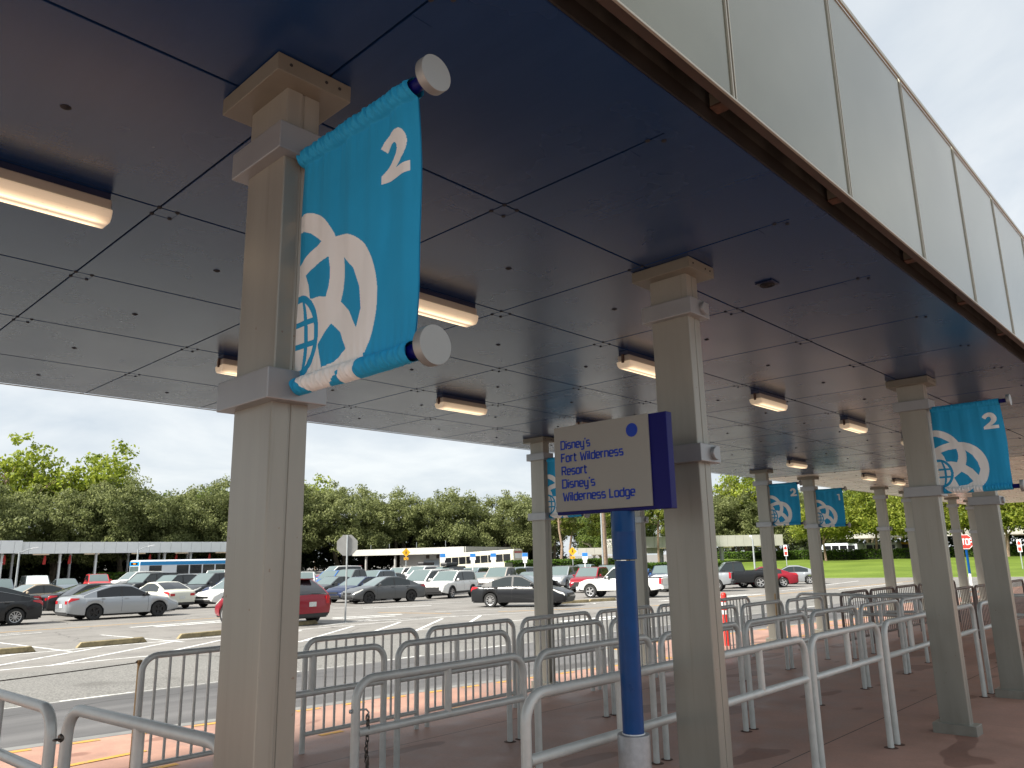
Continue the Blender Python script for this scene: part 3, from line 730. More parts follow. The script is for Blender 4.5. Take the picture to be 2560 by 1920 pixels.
for i, j, lab in LAMPS:
    p = (i * PM, j * PM, HC)
    if l0 is None:
        l0 = thing('ceiling_light', p, 0, lab, 'light', 'fluorescent ceiling lights under the shelter roofs')
        mb = MB(); mb.box(-.325, .325, -.05, .05, -.034, -.002); mb.build('mounting_bar', 'navy_paint', l0)
        mb = MB(); mb.box(-.33, .33, -.062, .062, -.088, -.035); mb.build('housing', 'white_box', l0, bevel=.008)
        mb = MB(); mb.prism([(-.076, -.088), (-.066, -.128), (-.048, -.15), (.048, -.15), (.066, -.128), (.076, -.088)], .67, lambda u, v, d: (d - .335, u, v)); mb.build('diffuser', 'lens', l0, bevel=.008)
        mb = MB(); [mb.box(s * .338 - .006, s * .338 + .006, -.012, .012, -.105, -.03) for s in (-1, 1)]; mb.build('latch', 'rust', l0)
    else:
        dup(l0, p, label=lab)
sp_ = thing('ceiling_speaker', (.87, -.40, HC), 0, 'dark square speaker grille fixed to the navy ceiling near the fascia', 'speaker')
mb = MB(); mb.box(-.06, .06, -.06, .06, -.010, -.002); mb.build('plate', 'navy_paint', sp_, bevel=.003)
mb = MB()
for r_ in (.012, .028, .044): mb.tube([(r_ * math.cos(a * .2618), r_ * math.sin(a * .2618), -.016 + r_ * .08) for a in range(24)], .005, 6, closed=True)
mb.build('grille', 'dark_gap', sp_)

# ================================================================ RAILS AND BARRIERS
def arc_hoop(L, h, rc=.125, n=6):
    p = [(0, 0, -.03), (0, 0, h - rc)]
    for k in range(1, n + 1):
        a = math.pi / 2 * k / n; p.append((rc - rc * math.cos(a), 0, h - rc + rc * math.sin(a)))
    for k in range(0, n + 1):
        a = math.pi / 2 * k / n; p.append((L - rc + rc * math.sin(a), 0, h - rc + rc * math.cos(a)))
    p.append((L, 0, -.03)); return p
RW = .027
_rail = {}
def rail_mesh(key, fn):
    if key not in _rail: _rail[key] = fn()
    return _rail[key]
def floor_rings(r, L, x, y, rz):
    for q in (0, L):
        z = walk_z(x + q * math.cos(rz), y + q * math.sin(rz)) - walk_z(x, y)
        mb = MB(); mb.lathe([(RW * .9, .006), (RW * 1.25, .006), (RW * 1.9 + RND.uniform(0, .012), .002)], (q + RND.uniform(-.006, .006), RND.uniform(-.006, .006), z), 'z', 14); mb.build('floor_seal', 'seal', r)
def queue_rail(x, y, L, rz, label, h=1.03, m='rail_paint', group='grey queue rails with a mid bar'):
    r = thing('queue_rail', (x, y, walk_z(x, y)), rz, label, 'rail', group)
    mb = MB(); mb.tube(arc_hoop(L, h), RW, 14); mb.build('hoop', m, r, smooth=True)
    mb = MB(); mb.cyl((RW * .6, 0, h - .295), (L - RW * .6, 0, h - .295), RW * .96, seg=14); mb.build('mid_bar', m, r, smooth=True)
    mb = MB(); mb.cyl((L / 2, 0, h - .285), (L / 2, 0, h - .01), RW * .9, seg=12); mb.build('strut', m, r, smooth=True)
    floor_rings(r, L, x, y, rz)
    return r
def barrier(x, y, L, rz, label, h=1.025, nb=11, br=.0125, m='rail_paint', group='grey barriers with upright bars along the kerb'):
    r = thing('barrier', (x, y, walk_z(x, y)), rz, label, 'barrier', group)
    mb = MB(); mb.tube(arc_hoop(L, h), RW, 12); mb.build('hoop', m, r, smooth=True)
    mb = MB(); mb.cyl((RW * .6, 0, .165), (L - RW * .6, 0, .165), RW * .8, seg=10); mb.build('bottom_bar', m, r, smooth=True)
    for k in range(nb):
        xx = L * (k + 1) / (nb + 1)
        mb = MB(); mb.cyl((xx, 0, .165), (xx, 0, h - .005), br, seg=8); mb.build('baluster', m, r, smooth=True)
    return r
seen1 = ['kerb-side barrier with rope post at its left end, left of the nearest column', 'kerb-side barrier just right of the nearest column', 'kerb-side barrier in front of the dark grey sedan and stop sign pole', 'kerb-side barrier crossing the column behind the destination sign', 'kerb-side barrier behind the blue sign pole', 'kerb-side barrier mostly behind the second column', 'kerb-side barrier with the red striped bollard behind it']
for k, x in enumerate((-1.06, .49, 2.04, 3.59, 5.14, 6.69, 8.28)): barrier(x, 4.44, 1.40, 0, seen1[k])
S2 = 3.17
for x, L, lab in ((-.95, 1.43, 'middle-row rail with one end showing right of the nearest column'), (.63, 1.40, 'middle-row rail between nearest column and column behind the sign'), (2.18, 1.42, 'middle-row rail ending at the blue sign pole'), (3.75, 1.42, 'middle-row rail between blue sign pole and second column'), (5.32, 1.48, 'middle-row rail emerging right of the second column'), (6.95, 1.35, 'middle-row rail in front of the banner marked 2 column'), (8.46, 1.4, 'last middle-row rail, ending near the white chain')):
    queue_rail(x, S2, L, 0, lab)
S3 = 1.555
for x, L, lab in ((-.95, 1.46, 'rail with a hanging chain on its left post'), (.66, 1.50, 'rail passing behind the blue sign pole in the third row'), (2.32, 1.45, 'third-row rail hidden mostly by the second column'), (3.92, 1.51, 'third-row rail ending at a close pair of posts right of the second column'), (5.58, 1.45, 'third-row rail with a chain hook near its far post'), (7.18, 1.5, 'third-row rail left of the column with the plinth'), (8.82, 1.4, 'third-row rail passing behind the column with the plinth')):
    queue_rail(x, S3, L, 0, lab)
S4 = .20
for x, L, lab in ((-.93, 1.53, 'front rail whose bars run behind the blue sign pole'), (.75, 1.50, 'front rail coming out from behind the second column'), (2.36, 1.49, 'front rail standing alone between second column and plinth column'), (4.02, 1.5, 'front rail running behind the plinth column'), (5.64, 1.5, 'front rail between the two right-hand columns'), (7.45, 1.4, 'front rail beyond the column at the right edge')):
    queue_rail(x, S4, L, 0, lab, h=1.055)
queue_rail(-2.53, 3.55, 1.56, R_(-90 + 3), 'near rail end cut off by the left picture edge at the bottom', h=1.06)
lr = queue_rail(-2.44, 1.79, 1.36, R_(-90 + 5.5), 'nearest rail at the bottom left with an eye bolt on its post', h=1.06)
mb = MB(); mb.lathe([(0, -.034), (.017, -.034), (.02, -.028), (.02, 0)], (0, 0, .93), 'y', 14); mb.tube([(.0 + .013 * math.cos(a * .5236), -.045 - .013 * math.sin(a * .5236), .925) for a in range(12)], .0045, 6, closed=True); mb.build('eye_bolt', 'chain_metal', lr, smooth=True)
for x, y, L, a, lab in ((11.05, 4.15, 1.32, -90, 'rail set crosswise by the kerb with a white chain'), (10.15, 2.82, 1.14, -90, 'crosswise rail before the dark brown barriers, middle one'), (10.75, 2.6, 1.25, -65, 'thin crosswise rail behind the middle crosswise rail'), (10.62, .78, 1.2, -90, 'crosswise rail seen between the two right columns')):
    queue_rail(x, y, L, R_(a), lab, group='rails set crosswise at the end of the queue lanes')
n_ = 0
for y, x0, cnt, txt in ((3.42, 11.35, 5, 'kerb-side row'), (1.95, 11.6, 5, 'middle row')):
    for k in range(cnt):
        barrier(x0 + 1.55 * k, y, 1.42, 0, 'dark brown barrier with upright bars, %s, %s from the near end' % (txt, ('first', 'second', 'third', 'fourth', 'fifth')[k]), m='brown_rail_paint', nb=11, br=.008, group='dark brown barriers in the second bay')

for k in range(3): queue_rail(12.3 + 1.55 * k, .45, 1.42, 0, 'dark brown rail at the far right, %s from the near end' % ('first', 'second', 'third')[k], m='brown_rail_paint', group='dark brown rails in the second bay')
# chain on the third-row rail
def link(mb, c, d, side, a=.018, b_=.0095, r=.0032):
    d = Vector(d).normalized(); s = Vector(side); s = (s - d * s.dot(d)).normalized()
    pts = [Vector(c) + d * a * math.cos(k * math.pi / 6) + s * b_ * math.sin(k * math.pi / 6) for k in range(12)]
    mb.tube(pts, r, 6, closed=True)
ch = thing('chain', (-.885, 1.555, walk_z(-.95, 1.555) + .83), 0, 'dark steel chain hanging doubled from the rail post', 'chain')
mb = MB()
for strand, (ox, oy, n_l) in enumerate(((.012, -.012, 23), (.03, .008, 21))):
    for k in range(n_l):
        z = -.02 - k * .029; link(mb, (ox + .004 * math.sin(k * .7 + strand), oy + .003 * math.cos(k), z), (.1 * math.sin(k), .1 * math.cos(k * 1.3), 1), (1, .3, 0) if k % 2 else (-.3, 1, 0))
mb.build('links', 'chain_metal', ch, smooth=True)
mb = MB(); mb.tube([(-.10, 0, .03), (-.02, 0, .03), (.012, 0, .026), (.03, 0, .008), (.02, 0, -.02)], .006, 8); mb.lathe([(0, -.012), (.012, -.008), (.012, .0)], (-.098, 0, .03), 'x', 10); mb.build('hook', 'galv', ch, smooth=True)
# white plastic chain near the far crosswise rail
wc = MB()
for k in range(26):
    t_ = k / 25; p = Vector((10.2, 4.0, .62)).lerp(Vector((11.9, 4.4, .64)), t_); p.z -= .10 * math.sin(math.pi * t_)
    link(wc, p, (1.7, .4, -.2 * math.cos(math.pi * t_)), (0, 0, 1) if k % 2 else (0, 1, 0), .045, .022, .009)
tag(wc.build('white_chain', 'sign_white', smooth=True), 'white plastic chain sagging between two posts by the kerb', 'chain')
# rope line from the thin brass post
rp = thing('rope_post', (-1.02, 4.60, walk_z(-1, 4.6)), 0, 'thin brass post beside the left barrier, a line tied to its top', 'post')
mb = MB(); mb.cyl((0, 0, -.02), (0, 0, .985), .017, seg=12); mb.lathe([(.019, .95), (.022, .96), (.022, .985), (0, .99)], (0, 0, 0), 'z', 12); mb.build('pole', 'brass', rp, smooth=True)
mb = MB(); mb.tube([(-.03 * k / 1 - 0, 0, .97) for k in (0, .5, 1)], .010, 6); mb.build('hook', 'chain_metal', rp)
mb = MB(); mb.tube([(-1.05 - 3.2 * k / 12, 4.6, walk_z(-1, 4.6) + .965 - .03 * math.sin(math.pi * k / 12)) for k in range(13)], .004, 6)
tag(mb.build('rope', 'rope'), 'thin dark line strung leftwards from the brass post', 'rope')
mb = MB(); mb.cyl((0, 0, -.02), (0, 0, 1.02), .017, seg=10)
tag(mb.build('thin_post', 'brass', loc=(11.4, 4.75, walk_z(11.4, 4.75))), 'thin brown post behind the crosswise rail by the kerb', 'post')
bo = thing('bollard', (11.15, 5.75, walk_z(11.2, 5.8)), 0, 'red and white striped bollard half hidden by the second column', 'bollard')
mb = MB()
for k, (z0, z1) in enumerate(((0, .62), (.62, .70), (.70, .78), (.78, .86), (.86, 1.0))): mb.lathe([(.058, z0), (.058, z1)] + ([(.052, 1.03), (.03, 1.05), (0, 1.055)] if k == 4 else []), (0, 0, 0), 'z', 18, mi=k % 2)
mb.build('post', ['sign_red', 'sign_white'], bo, smooth=True)

# ================================================================ DESTINATION SIGN (stroke lettering)
GL = {
 'D': (.60, [[(0, .02), (0, .98), (.46, .98), (.58, .84), (.58, .16), (.46, .02), (0, .02)]]),
 'i': (.02, [[(0, 0), (0, .70)], [(0, .86), (0, 1.0)]]),
 's': (.42, [[(.42, .70), (.06, .70), (0, .64), (0, .42), (.06, .36), (.36, .36), (.42, .30), (.42, .08), (.36, .02), (0, .02)]]),
 'n': (.44, [[(0, 0), (0, .70), (.36, .70), (.44, .62), (.44, 0)]]),
 'e': (.44, [[(.42, .02), (.08, .02), (0, .10), (0, .62), (.08, .70), (.36, .70), (.44, .62), (.44, .36), (0, .36)]]),
 'y': (.44, [[(0, .72), (0, .10), (.08, .02), (.44, .02)], [(.44, .72), (.44, -.20), (.36, -.28), (.04, -.28)]]),
 "'": (.04, [[(.04, 1.06), (0, .84)]]),
 'F': (.46, [[(0, 0), (0, .98), (.48, .98)], [(0, .52), (.42, .52)]]),
 'o': (.46, [[(.08, .02), (0, .10), (0, .62), (.08, .70), (.38, .70), (.46, .62), (.46, .10), (.38, .02), (.08, .02)]]),
 'r': (.28, [[(0, 0), (0, .70), (.30, .70)]]),
 't': (.30, [[(.06, .96), (.06, .10), (.14, .02), (.32, .02)], [(-.08, .70), (.32, .70)]]),
 'W': (.80, [[(0, 1.0), (.17, .04), (.23, .04), (.40, .74), (.57, .04), (.63, .04), (.80, 1.0)]]),
 'l': (.06, [[(0, 1.0), (0, .08), (.08, .02)]]),
 'd': (.46, [[(.46, .02), (.08, .02), (0, .10), (0, .62), (.08, .70), (.46, .70)], [(.46, 1.0), (.46, 0)]]),
 'R': (.56, [[(0, 0), (0, .98), (.44, .98), (.54, .88), (.54, .58), (.44, .48), (0, .48)], [(.30, .48), (.56, 0)]]),
 'L': (.44, [[(0, 1.0), (0, .02), (.46, .02)]]),
 'g': (.46, [[(.46, .02), (.08, .02), (0, .10), (0, .62), (.08, .70), (.46, .70)], [(.46, .72), (.46, -.20), (.38, -.28), (.06, -.28)]]),
 'S': (.5, [[(.5, .98), (.08, .98), (0, .9), (0, .6), (.08, .52), (.42, .52), (.5, .44), (.5, .1), (.42, .02), (0, .02)]]),
 'T': (.56, [[(0, .98), (.56, .98)], [(.28, .98), (.28, 0)]]),
 'O': (.54, [[(.1, .02), (0, .12), (0, .88), (.1, .98), (.44, .98), (.54, .88), (.54, .12), (.44, .02), (.1, .02)]]),
 'P': (.52, [[(0, 0), (0, .98), (.42, .98), (.52, .88), (.52, .56), (.42, .46), (0, .46)]]),
 ' ': (.18, [])}
def ribbon(mb, pts, wd, fr, mi=0):
    P_ = [Vector(p) for p in pts]; n = len(P_); closed = (P_[0] - P_[-1]).length < 1e-5
    if closed: P_ = P_[:-1]; n -= 1
    Ls, Rs = [], []
    for i in range(n):
        a = P_[i - 1] if (i > 0 or closed) else None; c = P_[(i + 1) % n] if (i < n - 1 or closed) else None
        d1 = (P_[i] - a).normalized() if a is not None else (c - P_[i]).normalized(); d2 = (c - P_[i]).normalized() if c is not None else d1
        n1, n2 = Vector((-d1.y, d1.x)), Vector((-d2.y, d2.x)); b_ = (n1 + n2); b_ = b_.normalized() if b_.length > 1e-5 else n1
        k = wd / 2 / max(.5, b_.dot(n1)); Ls.append(P_[i] + b_ * k); Rs.append(P_[i] - b_ * k)
    for i in range(n if closed else n - 1):
        j = (i + 1) % n
        mb.add([fr(*q) for q in (Ls[i], Ls[j], Rs[j], Rs[i])], [(0, 1, 2, 3)], mi)
def text_w(s, gap=.20): return sum(GL[c][0] + gap for c in s) - gap
def write(mb, s, size, wd, place, mi=0, gap=.20, xs=1.0):
    x = 0
    for c in s:
        wv, st = GL[c]
        for p in st: ribbon(mb, [(a + x, b_) for a, b_ in p], wd, lambda u, v: place(u * size * xs, v * size), mi)
        x += wv + gap
SX = -.43
sg = thing('destination_sign', (SX, 0, walk_z(SX, 0)), 0, 'grey and blue sign listing resort stops, on a blue pole in a silver sleeve', 'sign')
zo = -walk_z(SX, 0)
mb = MB(); mb.box(-.020, .034, -.382, .367, 1.955 + zo, 2.449 + zo); mb.build('backing_panel', 'deep_blue', sg, bevel=.003)
mb = MB(); mb.box(-.031, -.0205, -.277, .366, 1.972 + zo, 2.4515 + zo); fp = mb.build('face_panel', 'sign_grey', sg, bevel=.002)
mb = MB()
def sign_place(y0, z0): return lambda u, v: (-.0322, y0 - u, z0 + v + zo)
for s, y0, z0, wdth in (("Disney's", .314, 2.322, .206), ('Fort Wilderness', .313, 2.249, .424), ('Resort', .312, 2.1755, .176), ("Disney's", .311, 2.103, .226), ('Wilderness Lodge', .308, 2.031, .481)):
    xs_ = wdth / (text_w(s) * .046); write(mb, s, .046, .19, sign_place(y0, z0), xs=xs_)
mb.build('lettering', 'dot_blue', fp, recalc=False)
mb = MB(); mb.lathe([(0, -.0009), (.0365, -.0009), (.0365, .0006)], (-.0318, -.175, 2.375 + zo), 'x', 40); mb.build('dot', 'dot_blue', fp)
mb = MB(); mb.lathe([(.0535, .5), (.0535, 1.70 + zo)], (.01, -.06, 0), 'z', 40); mb.build('pole', 'blue_paint', sg, smooth=True)
mb = MB(); mb.lathe([(.0535, 1.705 + zo), (.0635, 1.708 + zo), (.0635, 1.845 + zo), (.0645, 1.849 + zo), (.0635, 1.853 + zo), (.0635, 1.9555 + zo)], (.01, -.06, 0), 'z', 40); mb.build('coupling', 'blue_paint', sg, smooth=True)
mb = MB(); mb.lathe([(.081, -.03), (.081, .853 + zo), (.079, .857 + zo), (.054, .857 + zo)], (.01, -.06, 0), 'z', 48); mb.build('sleeve', 'sleeve_metal', sg, smooth=True)
mb = MB(); mb.tube([(.01 + .055 * math.cos(a * .2094), -.06 + .055 * math.sin(a * .2094), .859 + zo) for a in range(30)], .0035, 5, closed=True); mb.build('sealant', 'sign_white', sg)

# ================================================================ VEHICLES
def interp(x, pts):
    if x <= pts[0][0]: return pts[0][1]
    for (a, va), (b_, vb) in zip(pts[:-1], pts[1:]):
        if x <= b_:
            t_ = (x - a) / (b_ - a); return va + (vb - va) * t_
    return pts[-1][1]
def sm_interp(x, pts):
    if x <= pts[0][0]: return pts[0][1]
    for (a, va), (b_, vb) in zip(pts[:-1], pts[1:]):
        if x <= b_:
            t_ = (x - a) / (b_ - a); t_ = t_ * t_ * (3 - 2 * t_); return va + (vb - va) * t_
    return pts[-1][1]
KINDS = {
 # L, W, H, wheelbase, wheel offset, tyre r, sill z, arch r; top: (x, z) of the lower body top; roof: rear glass base, roof rear, roof front, windscreen base; belt z
 'sedan': dict(L=4.78, W=1.82, H=1.44, wb=2.75, wo=.05, tr=.325, sill=.235, top=[(-2.39, .86), (-2.28, .99), (-1.55, 1.02), (-1.2, .98), (.9, .94), (1.05, .96), (1.75, .86), (2.22, .70), (2.39, .56)], roof=(-1.80, -.72, .22, 1.10), bp=-.22, belt=.93, tail='flat'),
 'coupe': dict(L=4.68, W=1.83, H=1.41, wb=2.73, wo=.02, tr=.325, sill=.215, top=[(-2.34, .88), (-2.2, 1.0), (-1.75, 1.02), (-1.3, .98), (.9, .92), (1.05, .93), (1.75, .83), (2.2, .68), (2.34, .54)], roof=(-1.98, -.55, .18, 1.12), bp=-.20, belt=.92, tail='flat'),
 'suv': dict(L=4.62, W=1.86, H=1.68, wb=2.69, wo=.02, tr=.355, sill=.30, top=[(-2.31, .95), (-2.25, 1.05), (-1.5, 1.06), (.9, 1.04), (1.0, 1.06), (1.75, 1.0), (2.15, .88), (2.31, .68)], roof=(-2.18, -1.72, .30, 1.06), bp=-.15, belt=1.05, tail='tall'),
 'crossover': dict(L=4.65, W=1.88, H=1.58, wb=2.8, wo=.02, tr=.36, sill=.27, top=[(-2.32, .88), (-2.26, 1.02), (-1.5, 1.04), (.9, 1.0), (1.0, 1.02), (1.75, .96), (2.15, .82), (2.32, .64)], roof=(-2.24, -1.35, .28, 1.06), bp=-.15, belt=1.01, tail='tall'),
 'suv_big': dict(L=4.95, W=1.95, H=1.80, wb=2.86, wo=.02, tr=.375, sill=.33, top=[(-2.47, 1.0), (-2.4, 1.12), (-1.5, 1.13), (1.0, 1.11), (1.1, 1.13), (1.9, 1.07), (2.3, .93), (2.47, .7)], roof=(-2.38, -2.08, .38, 1.14), bp=-.12, belt=1.12, tail='tall'),
 'van': dict(L=5.1, W=1.98, H=1.78, wb=3.05, wo=.05, tr=.345, sill=.25, top=[(-2.55, .95), (-2.48, 1.05), (-1.5, 1.06), (1.25, 1.02), (1.4, 1.03), (1.95, .92), (2.4, .76), (2.55, .58)], roof=(-2.46, -2.2, .60, 1.50), bp=.25, belt=1.03, tail='tall'),
 'hatch': dict(L=4.35, W=1.78, H=1.48, wb=2.62, wo=.05, tr=.32, sill=.235, top=[(-2.17, .84), (-2.1, .95), (-1.4, .98), (.85, .94), (1.0, .95), (1.6, .86), (2.03, .7), (2.17, .55)], roof=(-2.05, -1.35, .2, 1.05), bp=-.2, belt=.95, tail='flat'),
 'pickup': dict(L=5.45, W=1.92, H=1.83, wb=3.45, wo=.0, tr=.39, sill=.42, top=[(-2.72, 1.16), (-2.6, 1.20), (-.75, 1.20), (-.6, 1.16), (1.0, 1.14), (1.15, 1.16), (2.2, 1.12), (2.55, 1.0), (2.72, .72)], roof=(-.78, -.58, .52, 1.08), bp=.05, belt=1.15, tail='bed'),
 'small_pickup': dict(L=5.1, W=1.78, H=1.72, wb=3.19, wo=.12, tr=.37, sill=.40, top=[(-2.55, 1.02), (-2.45, 1.06), (-.75, 1.06), (-.6, 1.04), (.85, 1.03), (1.0, 1.06), (2.0, 1.02), (2.4, .9), (2.55, .62)], roof=(-.66, -.48, .30, .92), bp=-.28, belt=1.04, tail='bed'),
}
_cache = {}
def car_meshes(kind):
    if kind in _cache: return _cache[kind]
    k = KINDS[kind]; L, W, H = k['L'], k['W'], k['H']; h = L / 2
    xr, xf = -k['wb'] / 2 + k['wo'], k['wb'] / 2 + k['wo']; ra = k['tr'] + .055; zc = k['tr']
    boxy = k['tail'] != 'flat'
    def width(x):
        t_ = abs(x) / h; e_ = max(0, (t_ - .62) / .38)
        return W / 2 * (1 - (.10 if (boxy and x < 0) else .17) * e_ ** 2.6)
    def ztop(x): return sm_interp(x, k['top'])
    def zlow(x):
        z = k['sill'] + .10 * max(0, (abs(x) / h - .72) / .28) ** 1.5
        for xw in (xr, xf):
            d = abs(x - xw)
            if d < ra: z = max(z, zc + math.sqrt(ra * ra - d * d))
        return z
    xs_ = set([-h, -h + .02, -h + .07, -h + .16, h, h - .02, h - .07, h - .16] + [round(-h + .16 + i * (L - .32) / 34, 4) for i in range(35)])
    for xw in (xr, xf):
        for a in range(0, 181, 12): xs_.add(round(xw + ra * .9999 * math.cos(R_(a)), 4))
        xs_.add(round(xw - ra - .004, 4)); xs_.add(round(xw + ra + .004, 4))
    xs_ = sorted(xs_)
    def ring(x):
        w_ = width(x); zl = zlow(x); zt = ztop(x)
        zs = min(zt - .035, k['belt'] - .01 if -h * .8 < x < h * .45 else zt - .035); zs = max(zs, zl + .06)
        a = lambda f: zl + f * (zs - zl)
        bulge = .985 if True else 1
        return [(w_ * .945, zl), (w_ * .988, a(.22)), (w_ * 1.0, a(.5)), (w_ * .993, a(.74)), (w_ * .965, a(.93)), (w_ * .925, zs + .012), (w_ * .80, zt - .006), (w_ * .45, zt + .012), (0, zt + .018)]
    mb = MB(); rings = []
    for x in xs_:
        rg = ring(x)
        if abs(abs(x) - h) < .001: rg = [(y * .93, z * 1 + (.03 if i < 2 else (-.03 if i > 4 else 0))) for i, (y, z) in enumerate(rg)]
        elif abs(x) > h - .03: rg = [(y * .965, z) for y, z in rg]
        full = [(x, y, z) for y, z in rg] + [(x, -y, z) for y, z in rg[-2::-1]]
        rings.append(full)
    n = len(rings[0]); mb.v = [p for r_ in rings for p in r_]
    for i in range(len(rings) - 1):
        for j in range(n - 1): mb.f.append((i * n + j, i * n + j + 1, (i + 1) * n + j + 1, (i + 1) * n + j)); mb.mi.append(0)
    mb.f.append(tuple(range(n))); mb.mi.append(0); o = (len(rings) - 1) * n; mb.f.append(tuple(o + q for q in range(n))[::-1]); mb.mi.append(0)
    res = {}
    def keep(name, mb_, mats, smooth=True, bevel=0):
        ob = mb_.build(name, mats, smooth=smooth); me = ob.data; bpy.data.objects.remove(ob); return me
    res['body'] = keep('body', mb, 'paint_white')
    # underbody and wheel wells
    mb = MB(); mb.box(-h + .12, h - .14, -W / 2 * .80, W / 2 * .80, k['sill'] - .03, k['sill'] + .36)
    if boxy or True:
        mb.box(-h + .03, -h + .5, -W / 2 * .78, W / 2 * .78, k['sill'] + .02, k['sill'] + .16); mb.box(h - .5, h - .04, -W / 2 * .74, W / 2 * .74, k['sill'] + .0, k['sill'] + .15)
    res['underbody'] = keep('underbody', mb, 'trim_black', False)
    # greenhouse
    xa, xrr, xrf, xw = k['roof']; be = k['belt']
    def zroof(x):
        zb_r = ztop(xa) - .0 if k['tail'] == 'flat' else be
        if x <= xrr: t_ = (x - xa) / (xrr - xa); return zb_r + (H - .045 - zb_r) * (t_ ** (.86 if k['tail'] == 'flat' else .8))
        if x >= xrf: t_ = (xw - x) / (xw - xrf); return be + (H - .04 - be) * t_ ** .92
        t_ = (x - xrr) / (xrf - xrr); return H - .045 + .045 * math.sin(math.pi * (.12 + .80 * t_)) 
    wr = W / 2 * (.74 if k['tail'] == 'flat' else .80)
    gx = sorted(set([xa, xa + .03, xrr, xrf, xw, xw - .03] + [xa + (xrr - xa) * q / 6 for q in range(1, 6)] + [xrr + (xrf - xrr) * q / 8 for q in range(1, 8)] + [xrf + (xw - xrf) * q / 8 for q in range(1, 8)] + [k['bp'] - .045, k['bp'] + .045]))
    cpx = xa + (.55 if k['tail'] == 'flat' else (.38 if k['tail'] == 'tall' else .12))
    cp2 = None
    roof, wsc, rgl, sgl = MB(), MB(), MB(), {1: MB(), -1: MB()}
    def sec(x):
        z = zroof(x); f = max(0, min(1, (z - be) / (H - be))); wbelt = width(x) * .925
        return z, wbelt + (wr - wbelt) * f ** .9, wbelt
    for x0, x1 in zip(gx[:-1], gx[1:]):
        (z0, e0, b0), (z1, e1, b1) = sec(x0), sec(x1); xm = (x0 + x1) / 2
        # top strip
        for s in (1, -1):
            inner = [(x0, s * e0 * .9, z0 + .012), (x1, s * e1 * .9, z1 + .012), (x1, 0, z1 + .032), (x0, 0, z0 + .032)]
            outer = [(x0, s * e0, z0), (x1, s * e1, z1), (x1, s * e1 * .9, z1 + .012), (x0, s * e0 * .9, z0 + .012)]
            roof.add(outer, [(0, 1, 2, 3)])
            tgt = wsc if xm > xrf + .02 else (rgl if xm < xrr - .05 and not (k['tail'] == 'flat' and xm < xa + .05) else roof)
            tgt.add(inner, [(0, 1, 2, 3)])
            # side
            def P(x, f, zz, ee, bb): return (x, s * (bb + (ee - bb) * f), be - .02 + (zz - be + .02) * f)
            hh = min(z0, z1) - be
            rows = [0, .07, .89, 1]
            glassy = not (abs(xm - k['bp']) < .05 or xm < cpx or hh < .05 or (k['tail'] == 'tall' and abs(xm - (xa + xrr) / 2 - .75) < .03))
            for a, b_ in zip(rows[:-1], rows[1:]):
                q = [P(x0, a, z0, e0, b0), P(x1, a, z1, e1, b1), P(x1, b_, z1, e1, b1), P(x0, b_, z0, e0, b0)]
                if glassy and a == .07: sgl[s].add(q, [(0, 1, 2, 3)])
                else: roof.add(q, [(0, 1, 2, 3)], 1 if (abs(xm - k['bp']) < .05 and a == .07) else 0)
    if k['tail'] != 'flat' or True:
        z0, e0, b0 = sec(xa); roof.add([(xa, b0, be - .03), (xa, e0, z0), (xa, 0, z0 + .03), (xa, -e0, z0), (xa, -b0, be - .03)], [(0, 1, 2, 3, 4)])
    res['roof'] = keep('roof', roof, ['paint_white', 'trim_black']); res['windscreen'] = keep('windscreen', wsc, 'windscreen'); res['rear_window'] = keep('rear_window', rgl, 'tinted_glass')
    res['side_window'] = [keep('side_window', sgl[s], 'glass') for s in (1, -1)]
    # tyre + rims
    mb = MB(); r = k['tr']; mb.lathe([(r * .66, -.10), (r * .93, -.105), (r, -.08), (r, .08), (r * .93, .105), (r * .66, .10)], (0, 0, 0), 'y', 28); res['tyre'] = keep('wheel', mb, 'tyre')
    for nm, nsp in (('rim5', 5), ('rim10', 10), ('rim7', 7)):
        mb = MB(); mb.lathe([(0, .04), (r * .64, .04), (r * .66, .06)], (0, 0, 0), 'y', 24, 1); mb.lathe([(r * .60, .075), (r * .60, .095), (r * .67, .103), (r * .67, .06)], (0, 0, 0), 'y', 28); mb.lathe([(0, .10), (r * .15, .098), (r * .17, .06)], (0, 0, 0), 'y', 14)
        for q in range(nsp):
            a = 2 * math.pi * q / nsp; c_, s_ = math.cos(a), math.sin(a); hw = r * (.10 if nsp == 5 else (.065 if nsp == 7 else .045))
            mb.obox((c_ * r * .38, .085, s_ * r * .38), (c_ * r * .26, 0, s_ * r * .26), (0, .010, 0), (-s_ * hw, 0, c_ * hw))
        res[nm] = keep('rim', mb, ['rim_silver', 'rim_dark'])
    # lamps: patches lifted off the body skin
    def skin(x, f, s):
        rg = ring(x); i = min(int(f), len(rg) - 2); t_ = f - i
        y = rg[i][0] + (rg[i + 1][0] - rg[i][0]) * t_; z = rg[i][1] + (rg[i + 1][1] - rg[i][1]) * t_
        return Vector((x, s * y, z))
    def patch(xa_, xb_, fa, fb, s, lift=.012, taper=0.0, nx=6, nf=4):
        mb = MB(); P_ = []
        for i in range(nx + 1):
            x = xa_ + (xb_ - xa_) * i / nx; tp = taper * i / nx * (fb - fa)
            for j in range(nf + 1):
                p = skin(x, fa + tp * .6 + (fb - fa - tp) * j / nf, s); c_ = Vector((x * .9, 0, .6)); P_.append(p + (p - c_).normalized() * lift)
        mb.v = [tuple(p) for p in P_]
        for i in range(nx):
            for j in range(nf): q = i * (nf + 1) + j; mb.f.append((q, q + 1, q + nf + 2, q + nf + 1)); mb.mi.append(0)
        return mb
    tall = k['tail'] != 'flat'
    res['headlight'] = [keep('headlight', patch(h - .05, h - .58, 3.1, 5.0, s, taper=.6), 'headlight') for s in (1, -1)]
    res['taillight'] = []
